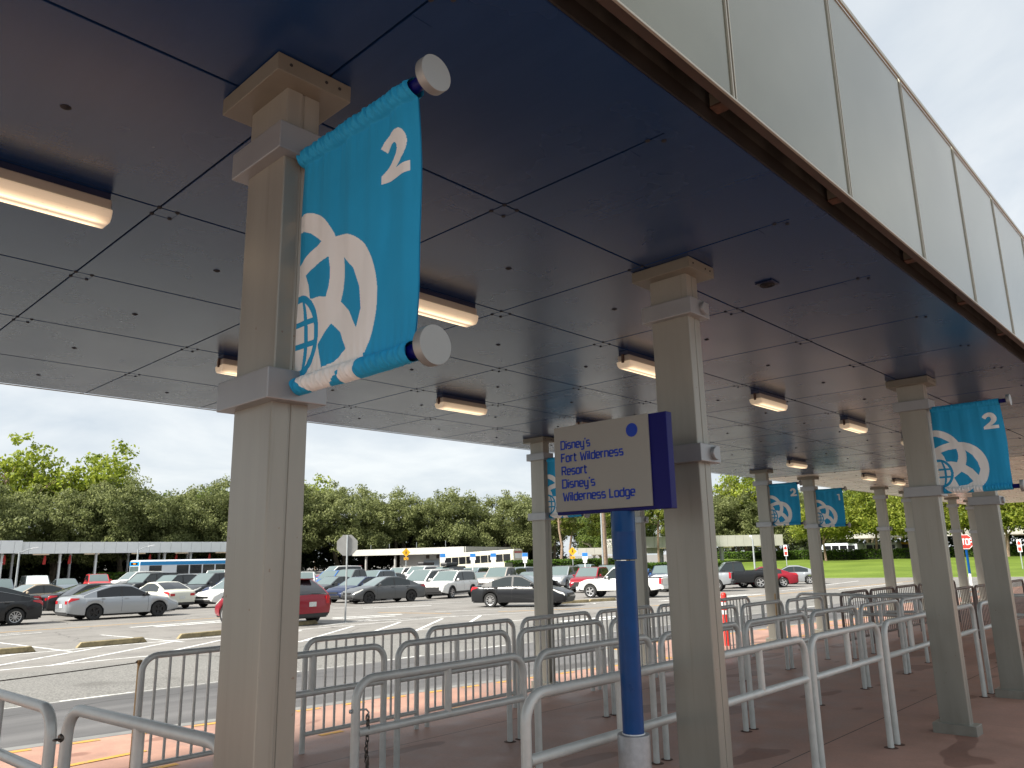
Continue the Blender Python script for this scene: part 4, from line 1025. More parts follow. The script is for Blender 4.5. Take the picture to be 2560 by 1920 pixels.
    for s in (1, -1):
        if tall:
            mb = patch(-h + .03, -h + .16, 1.9, 5.2, s)
            mb.box(-h - .012, -h + .02, s * W * .36 - .07, s * W * .36 + .07, k['belt'] - .30, k['belt'] - .02)
        else:
            mb = patch(-h + .03, -h + .42, 3.0, 4.7, s, taper=.75)
            mb.box(-h - .010, -h + .03, s * W * .31 - .13, s * W * .31 + .12, .70, .83)
        res['taillight'].append(keep('taillight', mb, 'tail_red'))
    mb = MB(); zg = ztop(h - .1)
    if tall: mb.box(h - .06, h + .012, -W * .27, W * .27, zg - .30, zg - .10); mb.box(h - .05, h + .010, -W * .34, W * .34, k['sill'] + .10, k['sill'] + .22)
    else: mb.box(h - .06, h + .012, -W * .24, W * .24, zg - .14, zg - .03); mb.box(h - .05, h + .012, -W * .33, W * .33, k['sill'] + .09, k['sill'] + .20)
    res['grille'] = keep('grille', mb, 'trim_black', False)
    zp = (k['belt'] - .30) if tall else .62
    if k['tail'] == 'bed': zp = .62
    mb = MB(); mb.box(-h - .018, -h + .02, -.155, .155, zp - .08, zp + .08); res['number_plate'] = keep('number_plate', mb, 'plate', False)
    res['mirror'] = []
    for s in (1, -1):
        mb = MB(); x = xw - .32; y = s * (width(x) * .96 + .07)
        mb.lathe([(0, -.06), (.05, -.05), (.075, 0), (.07, .05), (0, .06)], (x, y + s * .03, be + .10), 'x', 12); mb.obox((x + .01, s * (width(x) * .93), be + .05), (.03, 0, 0), (0, .06, 0), (0, 0, .02))
        res['mirror'].append(keep('mirror', mb, 'paint_white'))
    # door seams and handles
    mb = MB(); hd = []
    for s in (1, -1):
        for x in ([k['bp'], xw - .18, max(xr + ra * .75, xa + .3)] if k['tail'] != 'bed' else [k['bp'] - (.0 if kind == 'small_pickup' else .0), xw - .12, xa + .1]):
            pts = [skin(x, f, s) + Vector((0, s * .002, 0)) for f in (.5, 1, 1.6, 2.2, 3, 3.6, 4.2, 5)]
            if zlow(x) > k['sill'] + .05: pts = pts[2:]
            for a, b_ in zip(pts[:-1], pts[1:]): mb.add([a + Vector((-.006, 0, 0)), a + Vector((.006, 0, 0)), b_ + Vector((.006, 0, 0)), b_ + Vector((-.006, 0, 0))], [(0, 1, 2, 3)])
        m2 = MB()
        for x in ([k['bp'] + .17, k['bp'] - .80] if k['tail'] != 'bed' else [k['bp'] + .22]):
            p = skin(x, 4.0, s); m2.obox(p + Vector((0, s * .018, -.01)), (.085, 0, 0), (0, .012, 0), (0, 0, .016))
        hd.append(keep('door_handle', m2, 'paint_white'))
    res['door_seam'] = keep('door_seam', mb, 'trim_black', False); res['door_handle'] = hd
    # beltline moulding
    mm = []
    for s in (1, -1):
        mb = MB(); pts = [(x, s * (sec(x)[2] + .004), be - .004 + .0 * x) for x in gx if cpx - .05 <= x <= xw - .05]
        mb.tube(pts, .007, 6); mm.append(keep('window_moulding', mb, 'chrome'))
    res['window_moulding'] = mm
    # cladding arches and sills for the utility kinds
    mb = MB()
    for s in (1, -1):
        for xw_ in (xr, xf):
            pts = [(xw_ + (ra + .01) * math.cos(R_(a)), s * (width(xw_) * .99), zc + (ra + .01) * math.sin(R_(a))) for a in range(-5, 186, 10)]
            mb.tube([p for p in pts], .038, 6)
        mb.box(xr + ra, xf - ra, s * width(0) * .975 - .03, s * width(0) * .975 + .03, k['sill'] - .01, k['sill'] + .13)
    res['cladding'] = keep('cladding', mb, 'trim_black')
    mb = MB()
    for s in (1, -1): mb.tube([(xrr + .1, s * wr * .86, H - .01), (xrr + .16, s * wr * .86, H + .05), (xrf - .25, s * wr * .86, H + .055), (xrf - .15, s * wr * .86, H - .0)], .02, 6)
    res['roof_rail'] = keep('roof_rail', mb, 'trim_black')
    if k['tail'] == 'bed':
        mb = MB(); mb.box(-h + .10, xa - .06, -W / 2 * .80, W / 2 * .80, ztop(-1.5) + .010, ztop(-1.5) + .034); res['bed_cover'] = keep('bed_cover', mb, 'trim_black', False)
        mb = MB(); mb.box(-h - .07, -h + .05, -W / 2 * .92, W / 2 * .92, k['sill'] + .06, k['sill'] + .24); mb.box(h - .1, h + .06, -W / 2 * .90, W / 2 * .90, k['sill'] + .04, k['sill'] + .22); res['bumper'] = keep('bumper', mb, 'chrome', False)
        mb = MB(); mb.box(-h - .014, -h + .03, -W / 2 * .76, W / 2 * .76, k['sill'] + .30, ztop(-h + .1) - .02); res['tailgate'] = keep('tailgate', mb, 'paint_white', False)
    if tall and k['tail'] != 'bed':
        mb = MB(); mb.obox((xrr - .10, 0, H - .02), (.16, 0, -.012), (0, wr * .82, 0), (.0, 0, .018)); res['spoiler'] = keep('spoiler', mb, 'paint_white')
    _cache[kind] = res; res['k'] = k; res['axles'] = (xr, xf); return res
def linkm(name, me, parent, m=None, loc=None, rz=0):
    o = bpy.data.objects.new(name, me); COL.objects.link(o); o.parent = parent
    if loc: o.location = loc
    if rz: o.rotation_euler = (0, 0, rz)
    if m:
        o.material_slots[0].link = 'OBJECT'; o.material_slots[0].material = M[m]
    return o
def car(x, y, head, kind, col, label, rim='rim5', rimc='rim_silver', near=True, cat='car', name='parked_car', glass=None, clad=False, rails=False, bumper=None, tailgate=None, group='vehicles parked in the car park', roofc=None, moulding=False, screen=None):
    r_ = car_meshes(kind); k = r_['k']; a = R_(head)
    # stand the car on the sloping car park
    root = thing(name, (x, y, lot_z(x, y)), 0, label, cat, group)
    n = Vector((.0075, .011, 1)).normalized(); f = Vector((math.cos(a), math.sin(a), 0)); f = (f - n * f.dot(n)).normalized(); s = n.cross(f)
    root.rotation_euler = Matrix((f, s, n)).transposed().to_euler()
    b = linkm('body', r_['body'], root, col); rf = linkm('roof', r_['roof'], root, roofc or col)
    linkm('underbody', r_['underbody'], root); linkm('windscreen', r_['windscreen'], root, screen); linkm('rear_window', r_['rear_window'], root)
    for q in (0, 1): linkm('side_window', r_['side_window'][q], root, glass)
    for q in (0, 1):
        linkm('headlight', r_['headlight'][q], root); linkm('taillight', r_['taillight'][q], root); linkm('mirror', r_['mirror'][q], root, 'trim_black' if col in ('paint_black', 'paint_silver') else col)
        if near:
            linkm('door_handle', r_['door_handle'][q], root, col)
            if moulding: linkm('window_moulding', r_['window_moulding'][q], root)
    linkm('grille', r_['grille'], root); linkm('number_plate', r_['number_plate'], root)
    if near: linkm('door_seam', r_['door_seam'], root)
    if clad: linkm('cladding', r_['cladding'], root)
    if rails: linkm('roof_rail', r_['roof_rail'], root)
    if 'spoiler' in r_: linkm('spoiler', r_['spoiler'], root, col)
    if 'bed_cover' in r_:
        linkm('bed_cover', r_['bed_cover'], root); linkm('bumper', r_['bumper'], root, bumper); linkm('tailgate', r_['tailgate'], root, tailgate or col)
    for xw in r_['axles']:
        for s_ in (1, -1):
            wq = linkm('wheel', r_['tyre'], root, None, (xw, s_ * (k['W'] / 2 - .125), k['tr']), 0 if s_ > 0 else math.pi)
            linkm('rim', r_[rim], wq, rimc)
    return root

CARS = [
 # x, y, heading, kind, colour, label, options
 (9.95, 35.25, 1, 'sedan', 'paint_silver', 'silver sedan with black wheels parked side-on near the left', dict(rimc='rim_dark', glass='tinted_glass')),
 (4.25, 34.95, 180, 'coupe', 'paint_black', 'glossy black sedan cut off by the left picture edge, nearest car there', dict(rim='rim10', moulding=True, glass='tinted_glass')),
 (11.2, 42.3, 0, 'sedan', 'paint_black', 'black car with large round red tail light behind the black sedan', dict(glass='tinted_glass')),
 (10.9, 39.0, 0, 'hatch', 'paint_dark_grey', 'dark hatchback directly behind the silver sedan', dict(glass='tinted_glass')),
 (14.8, 42.6, 95, 'sedan', 'paint_pearl', 'cream-white sedan seen from behind, left of the nearest column', {}),
 (6.4, 43.0, 180, 'sedan', 'paint_dark_grey', 'dark grey sedan behind the glossy black one at the left edge', dict(moulding=True)),
 (9.9, 48.2, 195, 'sedan', 'paint_beige', 'beige sedan whose roof shows above the black cars', {}),
 (11.5, 62.0, 262, 'suv', 'paint_steel', 'grey-green utility car at the left edge before the far shelter', {}),
 (15.6, 68.5, 262, 'suv_big', 'paint_dark_grey', 'dark square-roofed car with silver sunshades in its windscreen', dict(screen='sunshade')),
 (18.3, 70.3, 262, 'sedan', 'paint_steel', 'steel blue sedan facing out between the sunshaded car and the red one', {}),
 (21.7, 73.0, 258, 'suv', 'paint_bright_red', 'bright red utility car by the far shelter', dict(rails=True)),
 (24.6, 72.0, 190, 'suv_big', 'paint_white', 'white boxy utility car beside the bright red one', {}),
 (20.9, 60.0, 200, 'suv_big', 'paint_black', 'large black utility car in front of the blue and white bus', {}),
 (20.7, 54.9, 200, 'suv', 'paint_white', 'white utility car with dark roof left of the cream sedan', dict(roofc='paint_black')),
 (22.2, 51.8, 200, 'van', 'paint_dark_grey', 'dark grey van behind the cream sedan', dict(glass='tinted_glass')),
 (29.4, 66.0, 230, 'suv_big', 'paint_white', 'white utility car just left of the nearest column, by the bus', {}),
 (20.9, 45.6, 200, 'suv', 'paint_navy', 'navy blue utility car beside the cream sedan', {}),
 (18.4, 41.2, 200, 'sedan', 'paint_white', 'white car nose showing left of the nearest column', {}),
 (11.3, 24.3, 98, 'crossover', 'paint_red', 'dark red utility car seen from behind, beside the nearest column', dict(rim='rim7')),
 (28.8, 50.6, 235, 'suv', 'paint_white', 'white utility car directly behind the dark red one', {}),
 (43.3, 67.5, 180, 'van', 'paint_red', 'red van with white polka dots and a white roof', dict(roofc='paint_white')),
 (32.9, 52.9, 200, 'suv', 'paint_blue', 'bright blue small car behind the stop sign pole', {}),
 (31.5, 48.2, 194, 'pickup', 'paint_grey', 'grey crew pickup behind the stop sign pole', {}),
 (26.6, 43.3, 194, 'sedan', 'paint_dark_grey', 'dark green-grey sedan left of the stop sign pole', {}),
 (25.0, 38.0, 192, 'sedan', 'paint_navy', 'dark navy sedan half hidden behind the grey sedan', {}),
 (34.4, 49.3, 200, 'suv', 'paint_pale_blue', 'pale blue utility car right of the grey pickup', {}),
 (36.5, 50.2, 195, 'sedan', 'paint_tan', 'light grey sedan between pale blue car and white van', {}),
 (24.5, 34.9, 172, 'sedan', 'paint_grey', 'grey sedan with black wheels right beside the stop sign pole', dict(rimc='rim_dark', moulding=True)),
 (32.6, 40.6, 194, 'van', 'paint_white', 'white minivan behind the grey sedan', {}),
 (30.6, 35.9, 198, 'suv', 'paint_white', 'white utility car with black wheel arches', dict(clad=True, rails=True, rim='rim7')),
 (23.9, 23.3, -68, 'sedan', 'paint_black', 'black sedan with bright wheels in front of the column behind the sign', dict(rim='rim10', moulding=True)),
 (43.2, 57.2, 200, 'suv', 'paint_white', 'white car below the yellow crossing sign, in the back rows', {}),
 (43.2, 54.2, 200, 'suv_big', 'paint_white', 'white utility car right of the yellow crossing sign', {}),
 (48.5, 60.9, 190, 'suv', 'paint_white', 'white utility car nearest to the low white building', {}),
 (43.9, 51.4, 195, 'suv_big', 'paint_dark_grey', 'dark utility car with a black roof box', {}),
 (46.2, 57.4, 195, 'suv', 'paint_pale_blue', 'pale car left of the one with the roof box', {}),
 (38.0, 43.6, 200, 'sedan', 'paint_white', 'white sedan roof above the white utility car with black arches', {}),
 (45.8, 49.8, 200, 'suv', 'paint_pale_blue', 'light utility car in front of the cream coach', {}),
 (41.0, 43.7, 200, 'sedan', 'paint_maroon', 'dark maroon car left of the beige pickup', {}),
 (37.9, 38.4, 196, 'pickup', 'paint_tan', 'beige pickup behind the black sedan with bright wheels', {}),
 (45.4, 44.8, 200, 'suv', 'paint_steel', 'grey utility car above the beige pickup', {}),
 (48.9, 46.9, 190, 'suv', 'paint_silver', 'silver car at the rear end of the cream coach', {}),
 (40.6, 38.0, 196, 'sedan', 'paint_dark_grey', 'dark sedan just left of the column behind the sign', {}),
 (47.4, 53.9, 195, 'hatch', 'paint_bright_red', 'red car in front of the coach, left one', {}),
 (50.2, 51.3, 195, 'hatch', 'paint_bright_red', 'red car in front of the coach, right one', {}),
 (52.8, 45.6, 195, 'suv', 'paint_dark_grey', 'dark car just right of the column behind the sign, back row', {}),
 (45.4, 38.9, 200, 'suv_big', 'paint_silver', 'silver utility car behind the dark red one with chrome grille', dict(rails=True)),
 (56.0, 44.9, 200, 'pickup', 'paint_pale_blue', 'silver pickup in the back row under the crossing sign', {}),
 (50.9, 38.3, 200, 'suv_big', 'paint_black', 'black utility car behind the white small pickup', dict(rails=True)),
 (40.9, 32.5, 200, 'suv', 'paint_red', 'deep red utility car with chrome grille, left of the white small pickup', dict(rim='rim7')),
 (33.7, 24.5, 106, 'small_pickup', 'paint_white', 'small white pickup behind the blue sign pole', dict(bumper='paint_white', moulding=False)),
 (50.9, 35.0, 200, 'sedan', 'paint_blue', 'blue car seen between blue sign pole and kerb-side column', {}),
 (51.9, 33.4, 200, 'suv', 'paint_navy', 'dark blue car left of the silver pickup', {}),
 (42.4, 25.25, 112, 'pickup', 'paint_silver', 'silver pickup with grey tailgate right of the second column', dict(bumper='paint_dark_grey', tailgate='paint_dark_grey')),
 (48.0, 25.2, 128, 'pickup', 'paint_black', 'black pickup behind the kerb-side column with banner 2', dict(bumper='paint_black')),
 (50.8, 24.3, 122, 'sedan', 'paint_red', 'red sedan at the right end of the row', {}),
 (57.6, 25.2, 118, 'sedan', 'paint_silver', 'silver sedan seen from behind at the end of the row by the lawn', {}),
]
for q in CARS:
    x, y, hd, kd, col, lab, opt = q
    dist = math.hypot(x + 3.8, y + 2.5)
    cat_ = {'pickup': 'pickup', 'small_pickup': 'pickup', 'van': 'van'}.get(kd, 'car')
    c = car(x, y, hd, kd, col, lab, near=dist < 60, cat=cat_, name={'pickup': 'pickup_truck', 'small_pickup': 'pickup_truck', 'van': 'parked_van'}.get(kd, 'parked_car'), **opt)
    if 'polka' in lab:
        mb = MB(); k = KINDS['van']
        for s in (1, -1):
            for i_ in range(13):
                for j_ in range(3):
                    xx = -2.3 + i_ * .37 + (.18 if j_ % 2 else 0); zz = .55 + j_ * .24
                    if zz > k['belt'] - .05: continue
                    yy = s * (k['W'] / 2 * (1 - .10 * max(0, (abs(xx) / 2.55 - .62) / .38) ** 2.6) + .006)
                    mb.lathe([(0, s * .008), (.085, s * .008), (.085, 0)], (xx, yy, zz), 'y', 10)
        mb.build('polka_dots', 'sign_white', c)
    if 'roof box' in lab:
        mb = MB(); mb.obox((-.2, .25, 1.98), (.95, 0, 0), (0, .38, 0), (0, 0, .16)); mb.build('roof_box', 'trim_black', c, bevel=.1)

# wheel stops
def wheel_stop(x, y, rz, label):
    mb = MB(); mb.prism([(-.075, 0), (-.06, .12), (-.04, .14), (.04, .14), (.06, .12), (.075, 0)], 1.83, lambda u, v, d: (d - .915, u, v))
    for p in range(len(mb.v)):
        v_ = mb.v[p]
        mb.v[p] = (v_[0] * (1 - .12 * v_[2] / .14), v_[1], v_[2])
    o = mb.build('wheel_stop', 'stop_concrete', loc=(x, y, lot_z(x, y) + .003), bevel=.012); o.rotation_euler = (0, 0, R_(rz))
    tag(o, label, 'wheel stop', 'concrete wheel stops at the heads of the parking bays')
for x, y, rz, lab in ((1.75, 20.62, -3, 'mossy concrete wheel stop at the left picture edge'), (4.55, 20.68, 1, 'mossy concrete wheel stop in the middle of the left foreground bays'), (7.35, 21.0, 4, 'mossy concrete wheel stop touching the nearest column on its left'), (11.2, 22.3, 8, 'wheel stop under the dark red utility car'), (27.3, 22.9, -14, 'low wheel stop in front of the black sedan'), (29.3, 22.7, -14, 'wheel stop in front of the small white pickup')):
    wheel_stop(x, y, rz, lab)

# ================================================================ SIGNS
def octagon(r): return [(r * math.cos(R_(22.5 + 45 * k)), r * math.sin(R_(22.5 + 45 * k))) for k in range(8)]
def faced(rx, ry, rz): # frame facing direction at angle a
    pass
def stop_sign(x, y, zg, ztop_c, ang, r, label, pole_mats, frontal):
    root = thing('stop_sign', (x, y, zg), R_(ang), label, 'road sign')     # local +x is the front of the plate
    hc = ztop_c - zg; off = .035 if len(pole_mats) == 1 else .075
    mb = MB(); mb.prism(octagon(r), .004, lambda u, v, d: (off + d, u, hc + v)); pl = mb.build('sign_plate', 'sign_back', root)
    mb = MB(); mb.prism(octagon(r * .99), .002, lambda u, v, d: (off + .0045 + d, u, hc + v)); mb.build('sign_face', 'sign_red', pl)
    mb = MB()
    oc = octagon(r * .955); ribbon(mb, oc + [oc[0]], r * .05, lambda u, v: (off + .0075, u, hc + v))
    wd = text_w('STOP'); sz = r * .72; write(mb, 'STOP', sz, .17, lambda u, v: (off + .0075, -wd * sz * .8 / 2 + u, hc - sz / 2 + v), xs=.8); mb.build('lettering', 'sign_white', pl, recalc=False)
    mb = MB()
    if len(pole_mats) == 1: mb.cyl((0, 0, 0), (0, 0, hc + r * .9), .032, seg=12); mb.build('post', pole_mats[0], root, smooth=True)
    else:
        mb.cyl((0, 0, .75), (0, 0, hc + r * .9), .06, seg=14); mb.build('post', pole_mats[0], root, smooth=True); mb = MB(); mb.cyl((0, 0, 0), (0, 0, .75), .065, seg=14); mb.build('post_sleeve', pole_mats[1], root, smooth=True)
    return root
ss = stop_sign(13.12, 22.17, lot_z(13.12, 22.17), 2.26, 57, .41, 'plain grey back of an octagonal stop sign on a thin post', ['galv'], False)
zz = lot_z(13.1, 22.2); mb = MB(); mb.lathe([(0, .012), (.28, .012), (.30, 0)], (0, 0, 0), 'z', 20); mb.build('base_disc', 'kerb_concrete', ss)
stop_sign(41.86, 8.58, walk_z(42, 8.5) - .0, 2.02, 194, .40, 'red octagonal stop sign on a blue and white post, half behind a column', ['blue_paint', 'sign_white'], True)
def crossing_sign(x, y, label):
    z = lot_z(x, y); root = thing('crossing_sign', (x, y, z), math.atan2(-2.5 - y, -3.8 - x), label, 'road sign', 'yellow pedestrian crossing signs')
    mb = MB(); mb.cyl((0, 0, 0), (0, 0, 3.3), .045, seg=8); mb.build('post', 'galv', root)
    mb = MB(); mb.prism([(.46, 0), (0, .46), (-.46, 0), (0, -.46)], .01, lambda u, v, d: (.05 + d, u, 3.05 + v)); pl = mb.build('diamond_plate', 'sign_yellow', root)
    mb = MB()
    for a, b_ in (((0, .02), (0, -.06)), ((0, .0), (.10, -.2)), ((0, 0), (-.09, -.2)), ((0, .10), (.12, -.0)), ((0, .10), (-.11, .0)), ((0, .12), (0, -.02))): ribbon(mb, [a, b_], .05, lambda u, v: (.063, u, 3.05 + v))
    mb.lathe([(0, .063), (.05, .063)], (0, 0, 3.05 + .19), 'x', 10); mb.build('walker_symbol', 'ink_black', pl, recalc=False)
    mb = MB(); mb.box(.05, .06, -.24, .24, 2.28, 2.54); pq = mb.build('arrow_plate', 'sign_yellow', root)
    mb = MB(); ribbon(mb, [(-.13, 2.48), (.13, 2.34), (.02, 2.34)], .05, lambda u, v: (.063, u, v)); ribbon(mb, [(.13, 2.34), (.12, 2.45)], .05, lambda u, v: (.063, u, v)); mb.build('arrow', 'ink_black', pq, recalc=False)
crossing_sign(48.9, 63.4, 'yellow diamond crossing sign in front of the low white building'); crossing_sign(62.0, 51.3, 'yellow diamond crossing sign right of the column behind the destination sign, by the hedge')
def parking_sign(x, y, label):
    z = lot_z(x, y); root = thing('parking_sign', (x, y, z), math.atan2(-2.5 - y, -3.8 - x), label, 'road sign', 'blue and white parking bay signs')
    mb = MB(); mb.cyl((0, 0, 0), (0, 0, 2.4), .05, seg=8); mb.build('post', 'sign_white', root)
    mb = MB(); mb.box(.05, .06, -.26, .26, 2.35, 2.95); pl = mb.build('upper_plate', 'sign_white', root); mb = MB(); mb.box(.061, .064, -.25, .25, 2.62, 2.94); mb.build('blue_symbol', 'sign_blue', pl)
    mb = MB(); mb.box(.05, .06, -.18, .18, 2.06, 2.34); mb.build('lower_plate', 'sign_white', root)
for x, y, lab in ((43.7, 51.6, 'blue and white bay sign left of the cream coach'), (45.0, 49.0, 'blue and white bay sign before the middle of the coach, left one'), (46.4, 47.8, 'blue and white bay sign before the coach, right one'), (49.1, 46.4, 'blue and white bay sign right of the coach'), (52.6, 42.2, 'blue and white bay sign by the hedge, right of the yellow sign')): parking_sign(x, y, lab)
def no_entry(x, y, z, label):
    root = thing('warning_sign', (x, y, z), math.atan2(-2.5 - y, -3.8 - x), label, 'road sign', 'tall red and white signs on the lawn')
    hc = 1.80 - z
    mb = MB(); mb.cyl((0, 0, -.3), (0, 0, hc), .05, seg=8); mb.build('post', 'galv', root)
    mb = MB(); mb.box(.05, .06, -.19, .19, hc - .6, hc + .6); pl = mb.build('plate', 'sign_white', root)
    mb = MB()
    mb.prism([(.14, hc + .08), (.14, hc + .3), (.0, hc + .5), (-.14, hc + .3), (-.14, hc + .08)], .003, lambda u, v, d: (.061 + d, u, v)); mb.prism([(.14, hc - .5), (.14, hc - .14), (-.14, hc - .14), (-.14, hc - .5)], .003, lambda u, v, d: (.061 + d, u, v)); mb.build('red_marking', 'sign_red', pl)
no_entry(79.9, 35.6, lawn_z(79.9, 35.6), 'tall red and white sign on the lawn right of the banner 2 column'); no_entry(86.5, 14.7, lawn_z(86.5, 14.7), 'tall red and white sign at the right picture edge')

# lamp posts
def lamp_post(x, y, h, label, armdir=0):
    z = lot_z(x, y); root = thing('lamp_post', (x, y, z), armdir, label, 'lamp post', 'car park lamp posts')
    mb = MB(); mb.cyl((0, 0, 0), (0, 0, h), .11, .08, seg=10); mb.build('pole', 'galv', root, smooth=True)
    mb = MB(); mb.tube([(0, 0, h - .1), (.5, 0, h + .15), (1.1, 0, h + .35)], .05, 8); mb.build('arm', 'galv', root)
    mb = MB(); mb.obox((1.25, 0, h + .36), (.28, 0, .05), (0, .12, 0), (0, 0, .06)); mb.build('lamp_head', 'sign_white', root, bevel=.02)
lamp_post(18.3, 84.5, 3.9, 'grey lamp post with short arm below the far shelter, left one', -.2); lamp_post(29.0, 83.5, 3.9, 'grey lamp post with short arm below the far shelter, right one', -.2)
lamp_post(55.4, 38.5, 9, 'tall pale lamp post right beside the blue sign pole', .4); lamp_post(66.4, 50.6, 9, 'tall pale lamp post beside the bare trunk', .4)
lamp_post(76.7, 37.8, 4.2, 'slim grey post in front of the white canopy by the lawn', .6)

# ================================================================ FAR BUILDINGS
def far_shelter(x0, x1, y0, depth, zb, zt, poles, label, mats=('far_fascia', 'far_dark'), ang=0, origin=None, pole_r=.16, banners=()):
    ox, oy = origin or (0, 0)
    root = thing('far_shelter', (ox, oy, 0), ang, label, 'shelter', 'far bus shelters beyond the car park')
    mb = MB()
    x = x0
    while x < x1 - .1:
        xb = min(x + 1.22, x1); mb.box(x + .012, xb - .012, y0, y0 + .06, zb, zt); x = xb
    mb.build('fascia', mats[0], root)
    mb = MB(); mb.box(x0, x1, y0 + .065, y0 + depth, zb + .10, zt - .06); mb.build('roof', mats[1], root)
    for i, (px, py) in enumerate(poles):
        mb = MB(); mb.box(px - pole_r * .55, px + pole_r * .55, py - pole_r, py + pole_r, -1.8, zb + .1); mb.box(px - pole_r * .8, px + pole_r * .8, py - pole_r * 1.25, py + pole_r * 1.25, zb - .95, zb - .85); mb.box(px - pole_r * .8, px + pole_r * .8, py - pole_r * 1.25, py + pole_r * 1.25, zb - .2, zb - .1)
        mb.build('pole', 'far_fascia', root)
    for px, py in banners:
        mb = MB(); mb.prism([(0, 0), (-.10, -.4), (-.14, -.95), (.16, -.95), (.18, -.4), (.12, 0)], .03, lambda u, v, d: (px + u, py + d, zb - .15 + v)); mb.build('banner', 'sign_red', root)
    for k in range(int((x1 - x0) / 5)):
        mb = MB(); mb.box(x0 + 2 + k * 5, x0 + 3.5 + k * 5, y0 + 1.2, y0 + 1.45, zb - .12, zb + .0); mb.build('lit_lamp', 'lens', root)
    return root
far_shelter(19.3, 50, 90, 7.2, 2.96, 4.17, [(20.5, 95.5), (23.8, 91), (26.2, 95.5), (27.4, 91), (32.3, 95), (34.9, 91), (36.1, 95.5), (38.0, 91), (39.6, 95.5), (44.5, 91), (48, 95)], 'long grey far shelter with panelled fascia and red banners at the left', banners=[(22.6, 92), (25.2, 92.5), (33.6, 92), (36.9, 92.5), (40.8, 92), (43.4, 92)])
far_shelter(2, 19.8, 89.6, 7.4, 3.02, 4.30, [(18.4, 91), (19.5, 95.5), (14, 91), (10, 95)], 'end section of the far shelter at the left edge, slightly taller', banners=[(18.9, 92.2)])
def az_frame(px_dir, d): return (-3.8143 + px_dir[0] * d, -2.4828 + px_dir[1] * d)
# low white building with flat roof: front runs along y, gable faces the car park
bl = thing('low_building', (0, 0, 0), 0, 'low flat-roofed white building with a broad fascia behind the coach', 'building')
F0, F1, F2 = Vector((76.8, 113.0)), Vector((78.3, 85.9)), Vector((101.7, 97.2))
def wall_between(mb, a, b_, z0, z1, th=.2, mi=0):
    d = (b_ - a).normalized(); n = Vector((-d.y, d.x)) * th / 2
    mb.add([(p.x, p.y, z) for z in (z0, z1) for p in (a + n, b_ + n, b_ - n, a - n)], [(0, 3, 2, 1), (4, 5, 6, 7), (0, 1, 5, 4), (1, 2, 6, 5), (2, 3, 7, 6), (3, 0, 4, 7)], mi)
F3 = F0 + (F2 - F1)
mb = MB()
for a, b_ in ((F0, F1), (F1, F2), (F2, F3), (F3, F0)): wall_between(mb, a, b_, 2.34, 3.36, .35)
mb.build('fascia', 'bldg_white', bl)
mb = MB(); mb.add([(p.x, p.y, z) for z in (2.45, 3.2) for p in (F0, F1, F2, F3)], [(0, 3, 2, 1), (4, 5, 6, 7)]); mb.build('roof', 'far_dark', bl)
ins = lambda p, a, b_: p + (F1 - F0).normalized() * a + (F2 - F1).normalized() * b_
W0, W1, W2, W3 = ins(F0, 11, 2.2), ins(F1, -1.8, 2.2), ins(F2, -1.8, -1.5), ins(F3, 11, -1.5)
mb = MB()
for a, b_ in ((W0, W1), (W1, W2), (W2, W3), (W3, W0)): wall_between(mb, a, b_, -1.6, 2.44, .25)
mb.build('wall', 'bldg_wall', bl)
for k in range(3):
    mb = MB(); a = W0.lerp(W1, .45 + .17 * k); b_ = W0.lerp(W1, .50 + .17 * k); n = Vector((-.16, 0)); wall_between(mb, a + n, b_ + n, 1.65, 2.2, .1); mb.build('vent', 'brown_trim', bl)
mb = MB(); wall_between(mb, W0.lerp(W1, .42) + Vector((-.2, 0)), W0.lerp(W1, .75) + Vector((-.2, 0)), -1.0, 1.35, .12); mb.build('blue_panel', 'paint_pale_blue', bl)
for q in (.02, .30):
    p = F0.lerp(F1, q + .08); mb = MB(); mb.cyl((p.x + .7, p.y, -1.6), (p.x + .7, p.y, 2.4), .22, seg=10); mb.build('post', 'bldg_wall', bl)
for q in (.12, .3, .55, .8):
    p = F0.lerp(F1, q); mb = MB(); mb.cyl((p.x + 1.2, p.y, 3.2), (p.x + 1.2, p.y, 4.1 + .4 * q), .04, seg=6); mb.build('roof_pipe', 'galv', bl)

